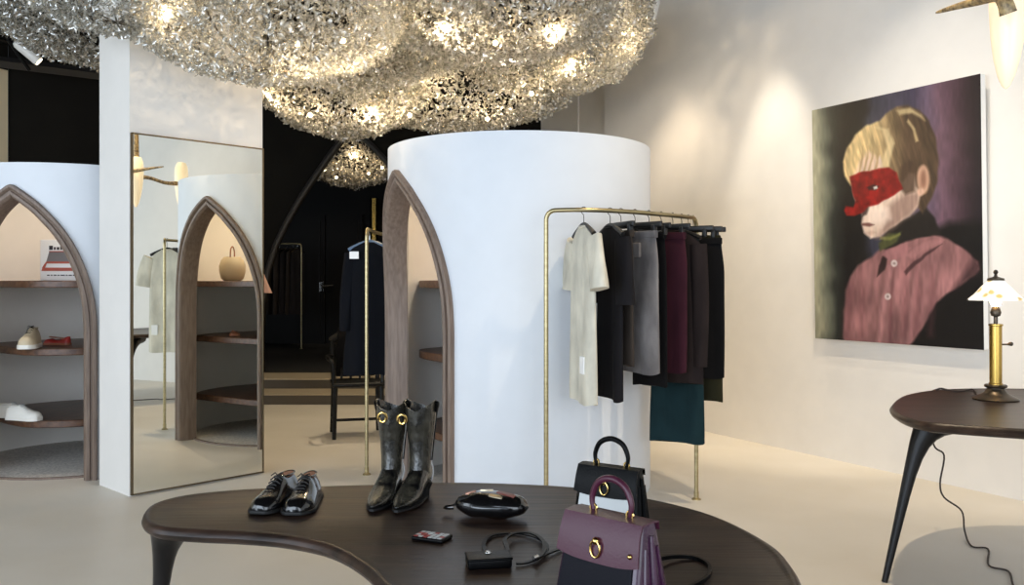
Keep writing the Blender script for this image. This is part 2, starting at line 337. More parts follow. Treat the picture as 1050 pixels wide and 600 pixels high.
# ------------------------------------------------------------------ the two round fitting cabins with pointed arches
DROP = [(0, 0), (.12, .033), (.24, .078), (.36, .13), (.47, .19), (.57, .25), (.66, .315), (.75, .395), (.82, .475), (.88, .56), (.93, .65), (.965, .74), (.988, .84), (1.0, .96)]
def cabin(name, cx, cy, Rr, H, ang, hdeg, apex, label, shelf_d, th=0.11):
    root = empty(name, (cx, cy, 0), R(ang), label, 'cabin')
    h = R(hdeg); ri = Rr-th
    path = spline([(-s*h*Rr, apex-d, 0) for s, d in reversed(DROP)] + [(s*h*Rr, apex-d, 0) for s, d in DROP[1:]], 4)
    path = [(p.x, p.y) for p in path]; mid = len(path)//2
    path = [(-h*Rr, 0.0), (-h*Rr, .4), (-h*Rr, .8)] + path + [(h*Rr, .8), (h*Rr, .4), (h*Rr, 0.0)]; mid += 3
    def offset(a):                                            # a>0 : into the opening
        out = []
        for i, (s_, z_) in enumerate(path):
            if i == mid:
                t0 = Vector((path[i][0]-path[i-1][0], path[i][1]-path[i-1][1])).normalized()
                n0 = Vector((t0.y, -t0.x)); out.append((0.0, z_ - a/max(abs(n0.y), .3))); continue
            p, q = path[max(i-1, 0)], path[min(i+1, len(path)-1)]
            if i == mid-1: q = path[i]
            if i == mid+1: p = path[i]
            t = Vector((q[0]-p[0], q[1]-p[1])).normalized(); n0 = Vector((t.y, -t.x))
            x = s_+n0.x*a; z = z_+n0.y*a
            if i < mid: x = min(x, -0.0005)
            if i > mid: x = max(x, 0.0005)
            out.append((x, z))
        return out
    # wall
    wp = offset(0.045); xs = [p[0] for p in wp if p[1] > 0.9]; zs = [p[1] for p in wp if p[1] > 0.9]
    he = max(p[0] for p in wp)/Rr
    w = MB(); ncol = 90; full = [he+(2*math.pi-2*he)*i/ncol for i in range(ncol+1)]
    def P(r_, a, z): return (r_*math.cos(a), r_*math.sin(a), z)
    rings = []
    for a in full: rings.append([P(Rr, a, 0), P(Rr, a, H), P(ri, a, H), P(ri, a, 0)])
    w.loft(rings, cap=True)
    o_ = len(w.v)
    rings = [[P(Rr, x/Rr, z), P(Rr, x/Rr, H), P(ri, x/Rr, H), P(ri, x/Rr, z)] for x, z in zip(xs, zs)]
    w.loft(rings, cap=True)
    w.build('curved_wall', M['cyl'], root, ang=40)
    # cream inside skin, slightly off the wall
    w = MB(); rings = [[P(ri-.003, a, .002), P(ri-.003, a, H-.002), P(ri-.009, a, H-.002), P(ri-.009, a, .002)] for a in full[1:-1]]
    w.loft(rings); 
    rings = [[P(ri-.003, x/Rr, z+.01), P(ri-.003, x/Rr, H-.002), P(ri-.009, x/Rr, H-.002), P(ri-.009, x/Rr, z+.01)] for x, z in zip(xs, zs)]
    w.loft(rings); w.build('inner_lining', M['inner'], root, ang=40)
    # moulded wooden arch frame
    prof = [(0, -.004), (0, .022), (.006, .034), (.022, .034), (.030, .024), (.034, .012), (.040, .010), (.046, .022), (.062, .022), (.072, .012), (.078, 0), (.078, -th-.012), (.045, -th-.012), (.045, -.004)]
    offs = {}
    rings = []
    for a, b_ in prof:
        if a not in offs: offs[a] = offset(a)
    for i in range(len(path)):
        rings.append([P(Rr+b_, offs[a][i][0]/Rr, max(offs[a][i][1], 0)) for a, b_ in prof])
    MB().loft(rings).build('arch_frame', M['archwood'], root, ang=28)
    # threshold and carpet
    s_ = MB(); nn = 30; hh = h-.09
    s_.loft([[P(ri+.012, -hh+2*hh*i/nn, 0), P(ri+.012, -hh+2*hh*i/nn, .014), P(ri-.012, -hh+2*hh*i/nn, .014), P(ri-.012, -hh+2*hh*i/nn, 0)] for i in range(nn+1)])
    s_.build('threshold', M['archwood'], root)
    MB().lathe([(ri-.013, .001), (ri-.013, .011)], 64).build('carpet', M['carpet'], root)
    # three wavy shelves hugging the back
    for zt, ph in ((1.315, 0), (.845, .5), (.345, 1.0)):
        rr = ri-.011; pts = []
        # front edge as function of t (across), d = towards the opening
        ctrl = [(-.93, shelf_d[0]), (-.6, shelf_d[1]), (-.2, shelf_d[2]), (.2, shelf_d[3]), (.6, shelf_d[4]), (.93, shelf_d[5])]
        sp = spline([(t*rr, d, 0) for t, d in ctrl], 8)
        fr_ = []
        for p in sp:
            t, d = p.x, p.y
            fr_.append((d, t))
        # clip ends to circle
        def ontc(d, t):
            L_ = math.hypot(d, t); return (d*rr/L_, t*rr/L_)
        fr_[0] = ontc(*fr_[0]); fr_[-1] = ontc(*fr_[-1])
        a0 = math.atan2(fr_[-1][1], fr_[-1][0]); a1 = math.atan2(fr_[0][1], fr_[0][0])
        if a1 < a0: a1 += 2*math.pi
        poly = [q if math.hypot(*q) < rr else ontc(*q) for q in fr_] + [(rr*math.cos(a0+(a1-a0)*k/40), rr*math.sin(a0+(a1-a0)*k/40)) for k in range(1, 40)]
        MB().prism(poly, zt-.05, zt).build('shelf', M['shelfwood'], root, bevel=.006)
    return root
CL = (-3.2, 6.52); CR = (0.045, 5.75)
cabin('round_cabin', CL[0], CL[1], .85, 2.08, 268, 34.5, 1.935, 'round white cabin at the left with shelves of shoes behind its pointed arch', [.05, .26, .44, .42, .22, .08])
cabin('round_cabin', CR[0], CR[1], .85, 2.152, 210, 34, 1.985, 'round white cabin behind the clothes rail, its pointed arch facing the mirror', [.40, .51, .53, .5, .46, .42])

# ------------------------------------------------------------------ items in the cabins
def loc_in(c, ang, d, t):
    a = R(ang); return (c[0]+d*math.cos(a)-t*math.sin(a), c[1]+d*math.sin(a)+t*math.cos(a))
def shoe(name, x, y, z, rz, label, mats, L_=.27, wd_=.095, hh=.085, kind='low', group=None, cat='shoe'):
    """low shoe along +x (toe at +x), heel at -x"""
    o = empty(name, (x, y, z), rz, label, cat, group)
    up, sole, lin_ = mats
    def outline(s):        # half width, centre shift for s 0(heel)..1(toe)
        w_ = wd_/2*(0.68+.06*s if s < .3 else 0.70+0.36*math.sin(min(1, (s-.3)/.65)*math.pi*.5) if s < .75 else 1.04*math.sqrt(max(0.0, 1-((s-.75)/.262)**2))*1.02)
        if s < .1: w_ *= math.sqrt(max(0.03, 1-((.1-s)/.105)**2))
        return w_, .004*math.sin(s*3.1)
    S = [0, .012, .03, .06, .1, .18, .28, .38, .48, .58, .68, .76, .83, .89, .94, .975, .992]
    def ht(s):
        if kind == 'flat': tab = [(0, .6), (.15, .55), (.35, .3), (.55, .28), (.7, .42), (.9, .33), (1, .12)]
        else: tab = [(0, .75), (.1, .9), (.22, .86), (.38, 1.0), (.5, .96), (.62, .72), (.75, .56), (.88, .5), (.96, .38), (1, .2)]
        for (a, ha), (b_, hb) in zip(tab, tab[1:]):
            if s <= b_: return hh*(ha+(hb-ha)*(s-a)/(b_-a))
        return hh*.2
    st = .012 if kind != 'sneak' else .026
    m1 = MB(); rings = []
    for s in S:
        w_, c = outline(s); x_ = (s-.5)*L_; H_ = ht(s); ring = []
        n = 20
        for k in range(n):
            a = 2*math.pi*k/n; ca, sa = math.cos(a), math.sin(a)
            yy = w_*math.copysign(abs(ca)**.75, ca)*(1-.42*max(0, sa)**1.5*(1 if s < .6 else .5)); zz = st+H_*max(0, sa)**.8 if sa > 0 else st+.006*sa
            ring.append((x_, yy+c, zz))
        rings.append(ring)
    m1.loft(rings); upo = m1.build('upper', up, o, ang=60)
    m2 = MB(); pl = []
    for s in S: w_, c = outline(s); pl.append(((s-.5)*L_*1.02, c+w_+.004))
    for s in reversed(S): w_, c = outline(s); pl.append(((s-.5)*L_*1.02, c-w_-.004))
    m2.prism(pl, .004 if kind == 'oxford' else 0, st+.003)
    if kind == 'oxford': m2.prism([(x_, y_) for x_, y_ in pl if x_ < -L_*.22], 0, .012)
    m2.build('sole', sole, o, bevel=.002)
    if kind != 'flat':
        # collar opening with lining, laces
        cpts = [(-L_*.5+.012+(.105*(.5-.5*math.cos(2*math.pi*k/20))), .021*math.sin(2*math.pi*k/20), st+hh*.885+.003) for k in range(20)]
        MB().tube(cpts+[cpts[0]], .0035, 6, cap=False).build('collar', up, upo)
        MB().prism([(p[0], p[1]) for p in cpts], st+hh*.86, st+hh*.885+.004).build('lining', lin_, upo)
        lc = MB()
        for k in range(5):
            xx = -.012+k*.014; zz = st+ht((xx/L_)+.5)+.0015
            lc.tube([(xx, -.02, zz-.009), (xx+.003, -.008, zz), (xx+.001, .008, zz), (xx, .02, zz-.009)], .0024, 6)
        lc.tube([(-.01, 0, st+hh+.002), (-.02, .014, st+hh+.008), (-.008, .022, st+hh), (-.004, .002, st+hh+.003), (-.02, -.014, st+hh+.008), (-.006, -.022, st+hh)], .002, 6)
        lc.build('laces', lin_ if kind == 'sneak' else M['sole'], upo)
    else:
        cpts = [(-L_*.5+.014+(.15*(.5-.5*math.cos(2*math.pi*k/20))), .026*math.sin(2*math.pi*k/20), st+hh*(.45-.1*math.cos(2*math.pi*k/20))) for k in range(20)]
        MB().tube(cpts+[cpts[0]], .003, 6, cap=False).build('binding', lin_, upo)
    if kind == 'oxford':
        b2 = MB()      # broguing seam of the toe cap
        sp = .74; w_, c = outline(sp); H_ = ht(sp)
        b2.tube([((sp-.5)*L_, c+w_*math.cos(a)*(1-.2*math.sin(a)), st+H_*math.sin(a)**.8+.001) for a in [math.pi*(.04+.92*k/12) for k in range(13)]], .0016, 6)
        b2.build('toe_cap_seam', up, upo)
    return o
def shelf_spot(px, py, zs): return onplane(px, py, zs)
S1, S2, S3 = 1.316, .846, .346
# white printed carton on the left top shelf
bx_, by_ = at(68, 6.5), 6.5
bo = empty('printed_carton', (bx_, by_, S1), R(4), 'white carton printed with a grey and rust-red picture on the top shelf', 'box')
cw = .165; ch_ = .3
bo2 = MB().rbox((-cw, -.05, 0), (cw, .05, ch_), .004).build('box_body', M['paper'], bo)
lt = MB(); xx = -.10
for w_, h_ in ((.026, .03), (.014, .02), (.018, .02), (.012, .027), (.02, .02), (.016, .027), (.022, .02)): lt.box((xx, -.053, .226), (xx+w_, -.0505, .226+h_)); xx += w_+.007
lt.build('dark_lettering', M['ink'], bo2, smooth=False)
lt = MB(); xx = -cw+.05
for w_ in (.018, .012, .02, .014, .03, .012, .022, .018): lt.box((xx, -.053, .035), (xx+w_, -.0505, .043)); xx += w_+.008
lt.build('small_lettering', M['ink'], bo2, smooth=False)
g = MB(); q = lambda pts, y0, y1: g.add([(x, y0, z) for x, z in pts]+[(x, y1, z) for x, z in pts], [(0,1,2,3),(7,6,5,4),(0,4,5,1),(1,5,6,2),(2,6,7,3),(3,7,4,0)])
q([(-.12, .14), (.12, .14), (.1, .21), (-.1, .21)], -.053, -.0505); g.build('grey_print', M['greyink'], bo2, smooth=False)
g = MB(); q([(-.155, .07), (.155, .07), (.15, .095), (-.148, .095)], -.0535, -.0505); q([(-.13, .125), (.13, .125), (.125, .14), (-.12, .14)], -.0535, -.0505)
q([(-.1, .21), (.1, .21), (.1, .217), (-.1, .217)], -.0535, -.0505); q([(-.15, .095), (-.13, .095), (-.115, .13), (-.128, .13)], -.0535, -.0505)
g.build('rust_print', M['redink'], bo2, smooth=False)
x, y = shelf_spot(23, 358, S2)
shoe('sneaker', x, y+.1, S2, R(-78), 'cream sneaker with black heel on the middle shelf of the left cabin', (M['shoecream'], M['shoewhite'], M['blk']), .28, .11, .12, 'sneak')
x, y = shelf_spot(56, 354, S2)
shoe('ballet_flat', x, y+.04, S2, R(172), 'red low shoe with tan inside on the middle shelf', (M['shoered'], M['tan'], M['tan']), .20, .085, .085, 'flat')
x, y = shelf_spot(20, 432, S3)
shoe('sneaker', x-.0, y+.05, S3, R(-14), 'white sneaker on the lowest shelf, the one nearer the arch', (M['shoewhite'], M['shoewhite'], M['greypanel']), .27, .1, .075, 'sneak')
shoe('sneaker', x-.12, y+.16, S3, R(-8), 'white sneaker on the lowest shelf, the one behind its pair', (M['shoewhite'], M['shoewhite'], M['greypanel']), .27, .1, .075, 'sneak')
# cream bucket bag seen in the mirror, top shelf of the second cabin
x, y = loc_in(CR, 210, .2, .38)
bg = empty('bucket_bag', (x, y, 1.316), 0, 'cream soft bucket bag on the top shelf of the cabin, seen in the mirror', 'bag')
MB().lathe([(.07, 0), (.095, .02), (.11, .08), (.112, .13), (.095, .18), (.07, .21), (.066, .2)], 28).build('bag_body', M['shoecream'], bg)
MB().tube(spline([(-.07, 0, .19), (-.06, 0, .27), (0, 0, .3), (.06, 0, .27), (.07, 0, .19)], 6), .006, 8).build('handle', M['tan'], bg)
x, y = loc_in(CR, 210, .30, .26)
shoe('sandal', x, y, .846, R(160), 'low tan shoe on the middle shelf of the second cabin, seen in the mirror', (M['tan'], M['tan'], M['tan']), .22, .08, .05, 'flat')

# ------------------------------------------------------------------ tables
def table_top(poly, zt, th=.045, lip=.006):
    """rounded slab with a soft raised rim"""
    n = len(poly); P = [Vector(p) for p in poly]
    area = sum(P[i].x*P[(i+1) % n].y-P[(i+1) % n].x*P[i].y for i in range(n))
    if area < 0: P.reverse()
    def off(d):
        out = []
        for i in range(n):
            t = (P[(i+1) % n]-P[i-1]).normalized(); out.append(P[i]+Vector((-t.y, t.x))*d)
        return out
    prof = [(.10, -th), (.05, -th+.001), (.02, -th+.008), (.004, -th+.02), (0, -th+.03), (.003, -.006), (.010, lip*.6), (.018, lip), (.028, lip*.6), (.042, 0.0)]
    rings = [[(p.x, p.y, zt+z) for p in off(d)] for d, z in prof]
    return MB().loft(rings)
def table_leg(x, y, ztop, fx, fy, inx, iny, th=.045, r0=.075, r1=.014, flare=.11):
    """flared leg: blends out of the underside, tapers to the foot"""
    pts = []; rr = []
    for s in [0, .03, .07, .12, .18, .26, .36, .48, .62, .78, 1]:
        z = (ztop-th+.018)*(1-s)+.0
        k = (1-s)**4
        pts.append((x+(fx-x)*s+inx*flare*math.exp(-s*11), y+(fy-y)*s+iny*flare*math.exp(-s*11), z if s < 1 else 0))
        rr.append(r1+(.03-r1)*(1-s)+ (r0-.03)*math.exp(-s*9))
    m_ = MB().tube(pts, rr, 14); m_.v = [(a, b_, min(c, ztop-.018)) for a, b_, c in m_.v]; return m_
ZT = .55
px_out = [(145, 532), (158, 542), (200, 546), (245, 548), (290, 552), (335, 562), (372, 583), (398, 610), (435, 648), (510, 690), (610, 712), (710, 705), (785, 675), (822, 640), (826, 610), (815, 583), (790, 558), (734, 530), (670, 513), (600, 501.5), (530, 497), (460, 495.5), (393, 497.5), (324, 499.5), (250, 502.5), (190, 508.5), (155, 518)]
outl = [Vector(onplane(a, b_, ZT)+(0,)) for a, b_ in px_out]
outl = [(p.x, p.y) for p in spline(outl, 5, closed=True)]
tb = empty('display_table', (0, 2.6, 0), 0, 'low dark-stained kidney-shaped wooden table carrying shoes and bags', 'table')
loc = lambda p, c: (p[0]-c[0], p[1]-c[1])
table_top([loc(p, (0, 2.6)) for p in outl], ZT).build('tabletop', M['tablewood'], tb)
for (a, b_, fx, fy) in ((-1.10, 2.79, -1.15, 2.81), (.42, 1.85, .5, 1.78), (.66, 2.45, .74, 2.5), (-.30, 2.95, -.3, 3.0)):
    dirc = Vector((0.05, 2.4))-Vector((a, b_)); dirc.normalize()
    table_leg(a, b_-2.6, ZT, fx, fy-2.6, dirc.x, dirc.y, r0=.07, flare=.02).build('leg', M['legwood'], tb)
# desk at the right
ZD = .75
dk = [(912, 418), (922, 408), (940, 403), (968, 400), (1010, 399), (1050, 399.5), (1110, 401), (1200, 404), (1290, 410), (1330, 420), (1300, 436), (1220, 446), (1120, 446), (1050, 442), (990, 438), (945, 434), (921, 427)]
do = [Vector(onplane(a, b_, ZD)+(0,)) for a, b_ in dk]; do = [(p.x, p.y) for p in spline(do, 5, closed=True)]
dkc = (2.5, 3.9)
dsk = empty('writing_desk', (dkc[0], dkc[1], 0), 0, 'dark wooden desk with rounded end and slim flared legs under the lamp', 'desk')
table_top([loc(p, dkc) for p in do], ZD, .04).build('tabletop', M['tablewood'], dsk)
fx, fy = onplane(907, 597)
for (a, b_, c, d) in ((1.80, 3.84, fx, fy), (3.3, 3.85, 3.42, 3.8), (2.3, 4.3, 2.24, 4.38), (2.9, 3.28, 2.94, 3.2)):
    if a > 1.9 and b_ > 4: continue
    dirc = Vector((2.6, 3.85))-Vector((a, b_)); dirc.normalize()
    table_leg(a-dkc[0], b_-dkc[1], ZD, c-dkc[0], d-dkc[1], dirc.x, dirc.y, .04, r0=.105, r1=.013, flare=.10).build('leg', M['legwood'], dsk)

# ------------------------------------------------------------------ table lamp
lx, ly = onplane(1021, 410, ZD)
lamp = empty('table_lamp', (lx, ly, ZD), 0, 'brass table lamp with a flowered glass shade on the desk', 'lamp')
MB().lathe([(.0, 0), (.098, 0), (.1, .006), (.092, .012), (.07, .022), (.05, .034), (.04, .05), (.038, .056), (.048, .06), (.05, .066), (.046, .072), (.0, .072)], 36).build('base', M['bronze'], lamp)
MB().lathe([(.0, .07), (.03, .07), (.03, .078), (.027, .08), (.027, .345), (.031, .348), (.031, .356), (.02, .358), (0, .358)], 28).build('column', M['lampbrass'], lamp)
MB().tube([(.02, 0, .26), (.055, 0, .26), (.066, 0, .262)], [.004, .004, .009], 10).sphere((.072, 0, .262), .010, 8).build('switch_knob', M['bronze'], lamp)
MB().lathe([(0, .355), (.009, .355), (.009, .39), (.02, .395), (.024, .41), (.018, .43), (.01, .44), (.006, .56), (0, .56)], 20).build('socket', M['bronze'], lamp)
MB().sphere((0, 0, .465), .024, 10, (1, 1, 1.3)).build('bulb', M['bulb'], lamp)
MB().lathe([(.123, .468), (.121, .468), (.095, .49), (.06, .53), (.034, .556), (.03, .568), (.032, .569), (.037, .558), (.063, .533), (.097, .494), (.124, .472)], 8).build('shade', M['flowerglass'], lamp, ang=20)
MB().lathe([(0, .56), (.038, .56), (.036, .57), (.02, .575), (.008, .58), (.006, .59), (.011, .598), (.008, .608), (0, .612)], 20).build('finial', M['bronze'], lamp)
cb = [(lx-.09, ly+.01, ZD+.012), onplane(1000, 400, ZD+.006)+(ZD+.008,), onplane(975, 401, ZD)+(ZD+.012,)]
p1 = onplane(966, 399, ZD); by = p1[1]+.02
cab = spline([Vector((lx-.08, ly+.01, ZD+.012)), Vector(onplane(998, 401, ZD)+(ZD+.008,)), Vector(onplane(984, 403, ZD)+(ZD+.008,)), Vector(onplane(972, 402, ZD)+(ZD+.010,)), Vector((at(962, 4.44), 4.44, ZD+.012)), Vector((at(953, 4.5), 4.52, .70)), Vector((at(957, 4.5), 4.5, zat(455, 4.5))), Vector((at(968, 4.5), 4.5, zat(467, 4.5))), Vector((at(964, 4.48), 4.48, zat(495, 4.48))), Vector((at(968, 4.46), 4.46, zat(510, 4.46))), Vector((at(986, 4.46), 4.46, zat(524, 4.46))), Vector((at(989, 4.5), 4.5, .03)), Vector(onplane(996, 560, .006)+(.006,)), Vector(onplane(1013, 563, .006)+(.006,)), Vector(onplane(1014, 580, .006)+(.006,)), Vector(onplane(1034, 586, .006)+(.006,)), Vector(onplane(1040, 602, .006)+(.006,)), Vector(onplane(1060, 625, .006)+(.006,))], 6)
tag(MB().tube(cab, .0045, 6).build('lamp_cord', M['cordblack']), 'thin dark cord trailing from the desk down onto the floor', 'cord')

# ------------------------------------------------------------------ horn ceiling lamp at upper right
ax, ay = 2.125, 3.757
hc_ = empty('horn_pendant_lamp', (ax, ay, 2.47), 0, 'hanging lamp of mottled horn with white tusk-shaped glass shades', 'lamp')
hp = spline([(at(960, 4.1)-ax, 4.1-ay, zat(13, 4.1)-2.47), (at(980, 3.95)-ax, 3.95-ay, zat(7, 3.95)-2.47), (at(1003, 3.8)-ax, 3.8-ay, zat(1, 3.8)-2.47), (at(1022, 3.66)-ax, 3.66-ay, zat(-4, 3.66)-2.47), (at(1030, 3.6)-ax, 3.6-ay, zat(2, 3.6)-2.47), (at(1034, 3.6)-ax, 3.6-ay, zat(14, 3.6)-2.47)], 8)
nn = len(hp); MB().tube(hp, [.004+.030*(i/(nn-1))**.7 for i in range(nn)], 12).build('horn', M['horn'], hc_)
hp = spline([(0, -.02, -.01), (.2, .06, .01), (.45, .17, -.02), (.66, .28, 0)], 6); nn = len(hp)
MB().tube(hp, [.03-.010*math.sin(math.pi*i/(nn-1)) for i in range(nn)], 12).build('arm', M['horn'], hc_)
MB().tube([(0, 0, .2), (0.0, 0, .6), (0, 0, CEIL-2.47)], [.03, .022, .02], 10).build('stem', M['horn'], hc_)
prof = [(.003, -.34), (.016, -.328), (.034, -.285), (.052, -.21), (.066, -.11), (.075, 0), (.078, .08), (.07, .16), (.048, .21), (.0, .225)]
for dx, dy, dz_ in ((0, 0, 0), (.66, .28, .03)):
    m_ = Matrix.Translation((dx, dy, dz_)) @ Matrix.Rotation(R(2), 4, 'Y')
    MB().lathe(prof, 28, mtx=m_).build('glass_shade', M['opal'], hc_)

# ------------------------------------------------------------------ clothes rails
def rack(name, pts, zr, label, r=.0125, floor=0, bar_z=None):
    """bent tube rail on two posts; pts = plan curve"""
    x0, y0 = pts[0]; root = empty(name, (x0, y0, floor), 0, label, 'clothes rail')
    P = spline([(a-x0, b_-y0, zr-floor) for a, b_ in pts], 8); bend = .05
    A, B = P[0], P[-1]
    d0 = (P[1]-P[0]).normalized(); d1 = (P[-2]-P[-1]).normalized()
    def corner(base, d):
        c = base+Vector((0, 0, -bend))+d*bend
        return [c+Vector((0, 0, 1))*bend*math.sin(a)-d*bend*math.cos(a) for a in [math.pi/2*k/6 for k in range(7)]]
    c0 = corner(A, d0); c1 = corner(B, d1)
    mid = [p for p in P if (p-A).length > bend*1.2 and (p-B).length > bend*1.2]
    MB().tube(c0+mid+list(reversed(c1)), r, 12).build('rail', M['brass'], root)
    for q_ in (A, B):
        po_ = MB().tube([(q_.x, q_.y, .006), (q_.x, q_.y, zr-floor-bend)], r, 12).build('post', M['brass'], root)
        MB().lathe([(r*2.2, 0), (r*2.2, .006), (r*1.2, .014), (r*1.2, .05)], 16, c=(q_.x, q_.y, 0)).build('foot', M['brass'], po_)
    return root
ZR = 1.687
rp_ = [(at(560, 4.70), 4.70), (at(600, 4.66), 4.66), (at(647, 4.79), 4.79), (at(683, 5.0), 5.0), (at(704, 5.16), 5.16), (at(714, 5.26), 5.26)]
rack('clothes_rail', rp_, ZR, 'curved brass clothes rail in front of the white cabin, hung with clothes')
railc = spline([(a, b_, ZR) for a, b_ in rp_], 30)
def rail_at(px):
    return min(railc, key=lambda p: abs(525+p.x/p.y*F-px))

def hanger(x, y, zr, ang, label, kind, group='hangers on the curved brass rail', hwid=.2, light=None, rail_r=.0125):
    """origin on the rail; width axis = local x, near end +x"""
    o = empty('clothes_hanger', (x, y, zr), ang, label, 'hanger', group)
    rr = rail_r+.003
    hk = [(rr*math.cos(a), 0, rr*math.sin(a)) for a in [R(-20+k*20) for k in range(12)]]
    hk = [(0, rr*math.cos(R(-30+k*22)), rr*math.sin(R(-30+k*22))) for k in range(10)]
    hk += [(0, -rr*.9, -.012), (0, 0, -.03), (0, 0, -.075)]
    MB().tube(spline(hk, 3), .002, 6).build('hook', M['blackmetal'] if light is None else M['silver'], o)
    mt = light or M['hanger']
    if kind == 'shoulder':
        pts = spline([(-hwid, 0, -.135), (-hwid*.6, 0, -.105), (0, 0, -.075), (hwid*.6, 0, -.105), (hwid, 0, -.135)], 5)
        nn = len(pts); MB().tube(pts, [.010+.004*abs(2*i/(nn-1)-1) for i in range(nn)], 8).build('shoulder_bar', mt, o)
    else:
        MB().rbox((-hwid, -.010, -.088), (hwid, .010, -.058), .006).build('bar', mt, o)
        for s in (-1, 1):
            MB().rbox((s*hwid*.72-.012, -.014, -.125), (s*hwid*.72+.012, .014, -.075), .004).build('clip', mt, o)
    return o
def garment(name, x, y, zr, ang, label, cat, m, hwf, hdf, z0, z1, group, seed=0, shift=0.0, fold=.012, nf=5, parts=None, zoff=0):
    """lofted hanging cloth; hwf,hdf give half width and half depth over s=0 (top) .. 1 (hem)"""
    o = empty(name, (x, y, zr), ang, label, cat, group); rings = []; rnd = random.Random(seed)
    ph = [rnd.uniform(0, 6.28) for _ in range(5)]; n = 56; K = 26
    for i in range(K):
        s = i/(K-1); z = z0+(z1-z0)*s; hw_, hd_ = hwf(s), hdf(s); ring = []
        amp = fold*(0.15+.85*s)
        for k in range(n):
            a = 2*math.pi*k/n; ca, sa = math.cos(a), math.sin(a)
            xx = hw_*math.copysign(abs(ca)**.7, ca); yy = hd_*math.copysign(abs(sa)**.8, sa)
            yy += amp*(math.sin(nf*xx/.2+ph[0]+s*1.2)+.5*math.sin(nf*2.1*xx/.2+ph[1]-s*2))
            xx += .25*amp*math.sin(6*s+ph[2])
            ring.append((xx+shift, yy, z+.006*math.sin(3*a+ph[3])*(s > .9)))
        rings.append(ring)
    MB().loft(rings).build({'t-shirt': 'body', 'top': 'body', 'jacket': 'body', 'coat': 'body', 'shirt': 'body'}.get(cat, 'cloth'), m, o, ang=70)
    return o
def sleeve(o, m, side, sx, sz, ex, ez, r0=.075, r1=.07, dep=.03, name='sleeve', yy=0.0):
    P = spline([(side*sx, 0, sz), (side*(sx*.5+ex*.5+.012), yy*.5, (sz+ez)/2), (side*ex, yy, ez)], 6); rings = []
    n = 24; m_ = len(P)
    for i, p in enumerate(P):
        s = i/(m_-1); t = (P[min(i+1, m_-1)]-P[max(0, i-1)]).normalized(); u = Vector((0, 1, 0)); v = t.cross(u).normalized()
        r_ = r0+(r1-r0)*s
        rings.append([tuple(p+v*math.cos(2*math.pi*k/n)*r_+u*math.sin(2*math.pi*k/n)*dep*(1+.3*s)*(1+.15*math.sin(5*s+k*.8))) for k in range(n)])
    return MB().loft(rings).build(name, m, o, ang=70)
def widths(tab):
    def f(s):
        for (a, va), (b_, vb) in zip(tab, tab[1:]):
            if s <= b_: u = (s-a)/(b_-a); u = u*u*(3-2*u); return va+(vb-va)*u
        return tab[-1][1]
    return f
GA = 'clothes on the curved brass rail'
def yaw(al): return math.atan2(-math.cos(R(al)), math.sin(R(al)))   # near end of the hanger turned to the right by al
flat = lambda a, b_: widths([(0, a), (.12, b_*.8), (1, b_)])
def tee(px, al, m, label, hanglabel, name='t_shirt', cat='t-shirt', hem=.66, body=.17, sl=True, seed=1, slx=.235, slz=-.42, dep=.035, hwid=.19):
    p = rail_at(px); an = yaw(al)
    hanger(p.x, p.y, ZR, an, hanglabel, 'shoulder', hwid=hwid)
    o = garment(name, p.x, p.y, ZR, an, label, cat, m, widths([(0, .065), (.05, hwid*.75), (.10, hwid+.005), (.22, body), (1, body+.015)]), flat(.012, dep if seed == 1 else .026), -.082, hem-ZR, GA, seed, fold=.010)
    if sl:
        for s in (1, -1): sleeve(o, m, s, .165, -.16, slx, slz, .075, .085, .032)
    nb = [(.06*math.cos(a), .018*math.sin(a), -.083-.012*abs(math.sin(a))) for a in [2*math.pi*k/16 for k in range(17)]]
    MB().tube(nb, .005, 6, cap=False).build('neckband', m, o)
    return o
t = tee(599, 14, M['tee'], 'cream short-sleeved long T-shirt hanging at the front end of the rail', 'black hanger holding the cream T-shirt', hem=.67, hwid=.165)
MB().box((.07, -.046, -.86), (.13, -.028, -.77)).build('white_tag', M['paper'], t, smooth=False)
t = tee(625, 17, M['char'], 'black short-sleeved top hanging next to the cream T-shirt', 'black hanger holding the black top beside the cream T-shirt', name='black_top', cat='top', hem=.68, seed=2, body=.16, slx=.19, slz=-.5, hwid=.17)
GW = []
def clipped(px, al, m, label, hl, z_hem, hwid, dep, name, cat, seed, shift=0, top=-.112, lean=None, hemw=None, band=True, hhw=.19):
    p = rail_at(px); an = yaw(al)
    hanger(p.x, p.y, ZR, an, hl, 'clip', hwid=hhw)
    o = garment(name, p.x, p.y, ZR, an, label, cat, m, widths([(0, hwid*.9), (.25, hwid), (1, hemw or hwid)]), flat(.010, dep), top, z_hem-ZR, GA, seed, shift, fold=.008)
    if band:
        w_ = hwid*.9
        MB().rbox((-w_+shift-.004, -.016, top-.035), (w_+shift+.004, .016, top+.006), .006).build('waistband', m, o)
    return o
clipped(637, 22, M['taupe'], 'taupe trousers clipped behind the grey jeans', 'black clip hanger holding the taupe trousers', .86, .13, .024, 'trousers', 'trousers', 3, hhw=.14)
j = clipped(651, 40, M['denim'], 'washed grey denim jeans folded on a clip hanger', 'black clip hanger holding the grey jeans', .81, .165, .03, 'jeans', 'jeans', 4)
MB().rbox((-.02, .025, -.25), (.07, .045, -.17), .006).build('pocket', M['denim'], j)
MB().rbox((-.02, -.045, -.25), (.07, -.025, -.17), .006).build('pocket', M['denim'], j)
clipped(665, 42, M['blk'], 'black trousers between the grey jeans and the maroon trousers', 'black clip hanger between the grey jeans and maroon trousers', .73, .12, .022, 'trousers', 'trousers', 5, hhw=.15)
clipped(678, 46, M['maroon'], 'maroon trousers clipped on the rail right of the jeans', 'black clip hanger holding the maroon trousers', .80, .17, .026, 'trousers', 'trousers', 6)
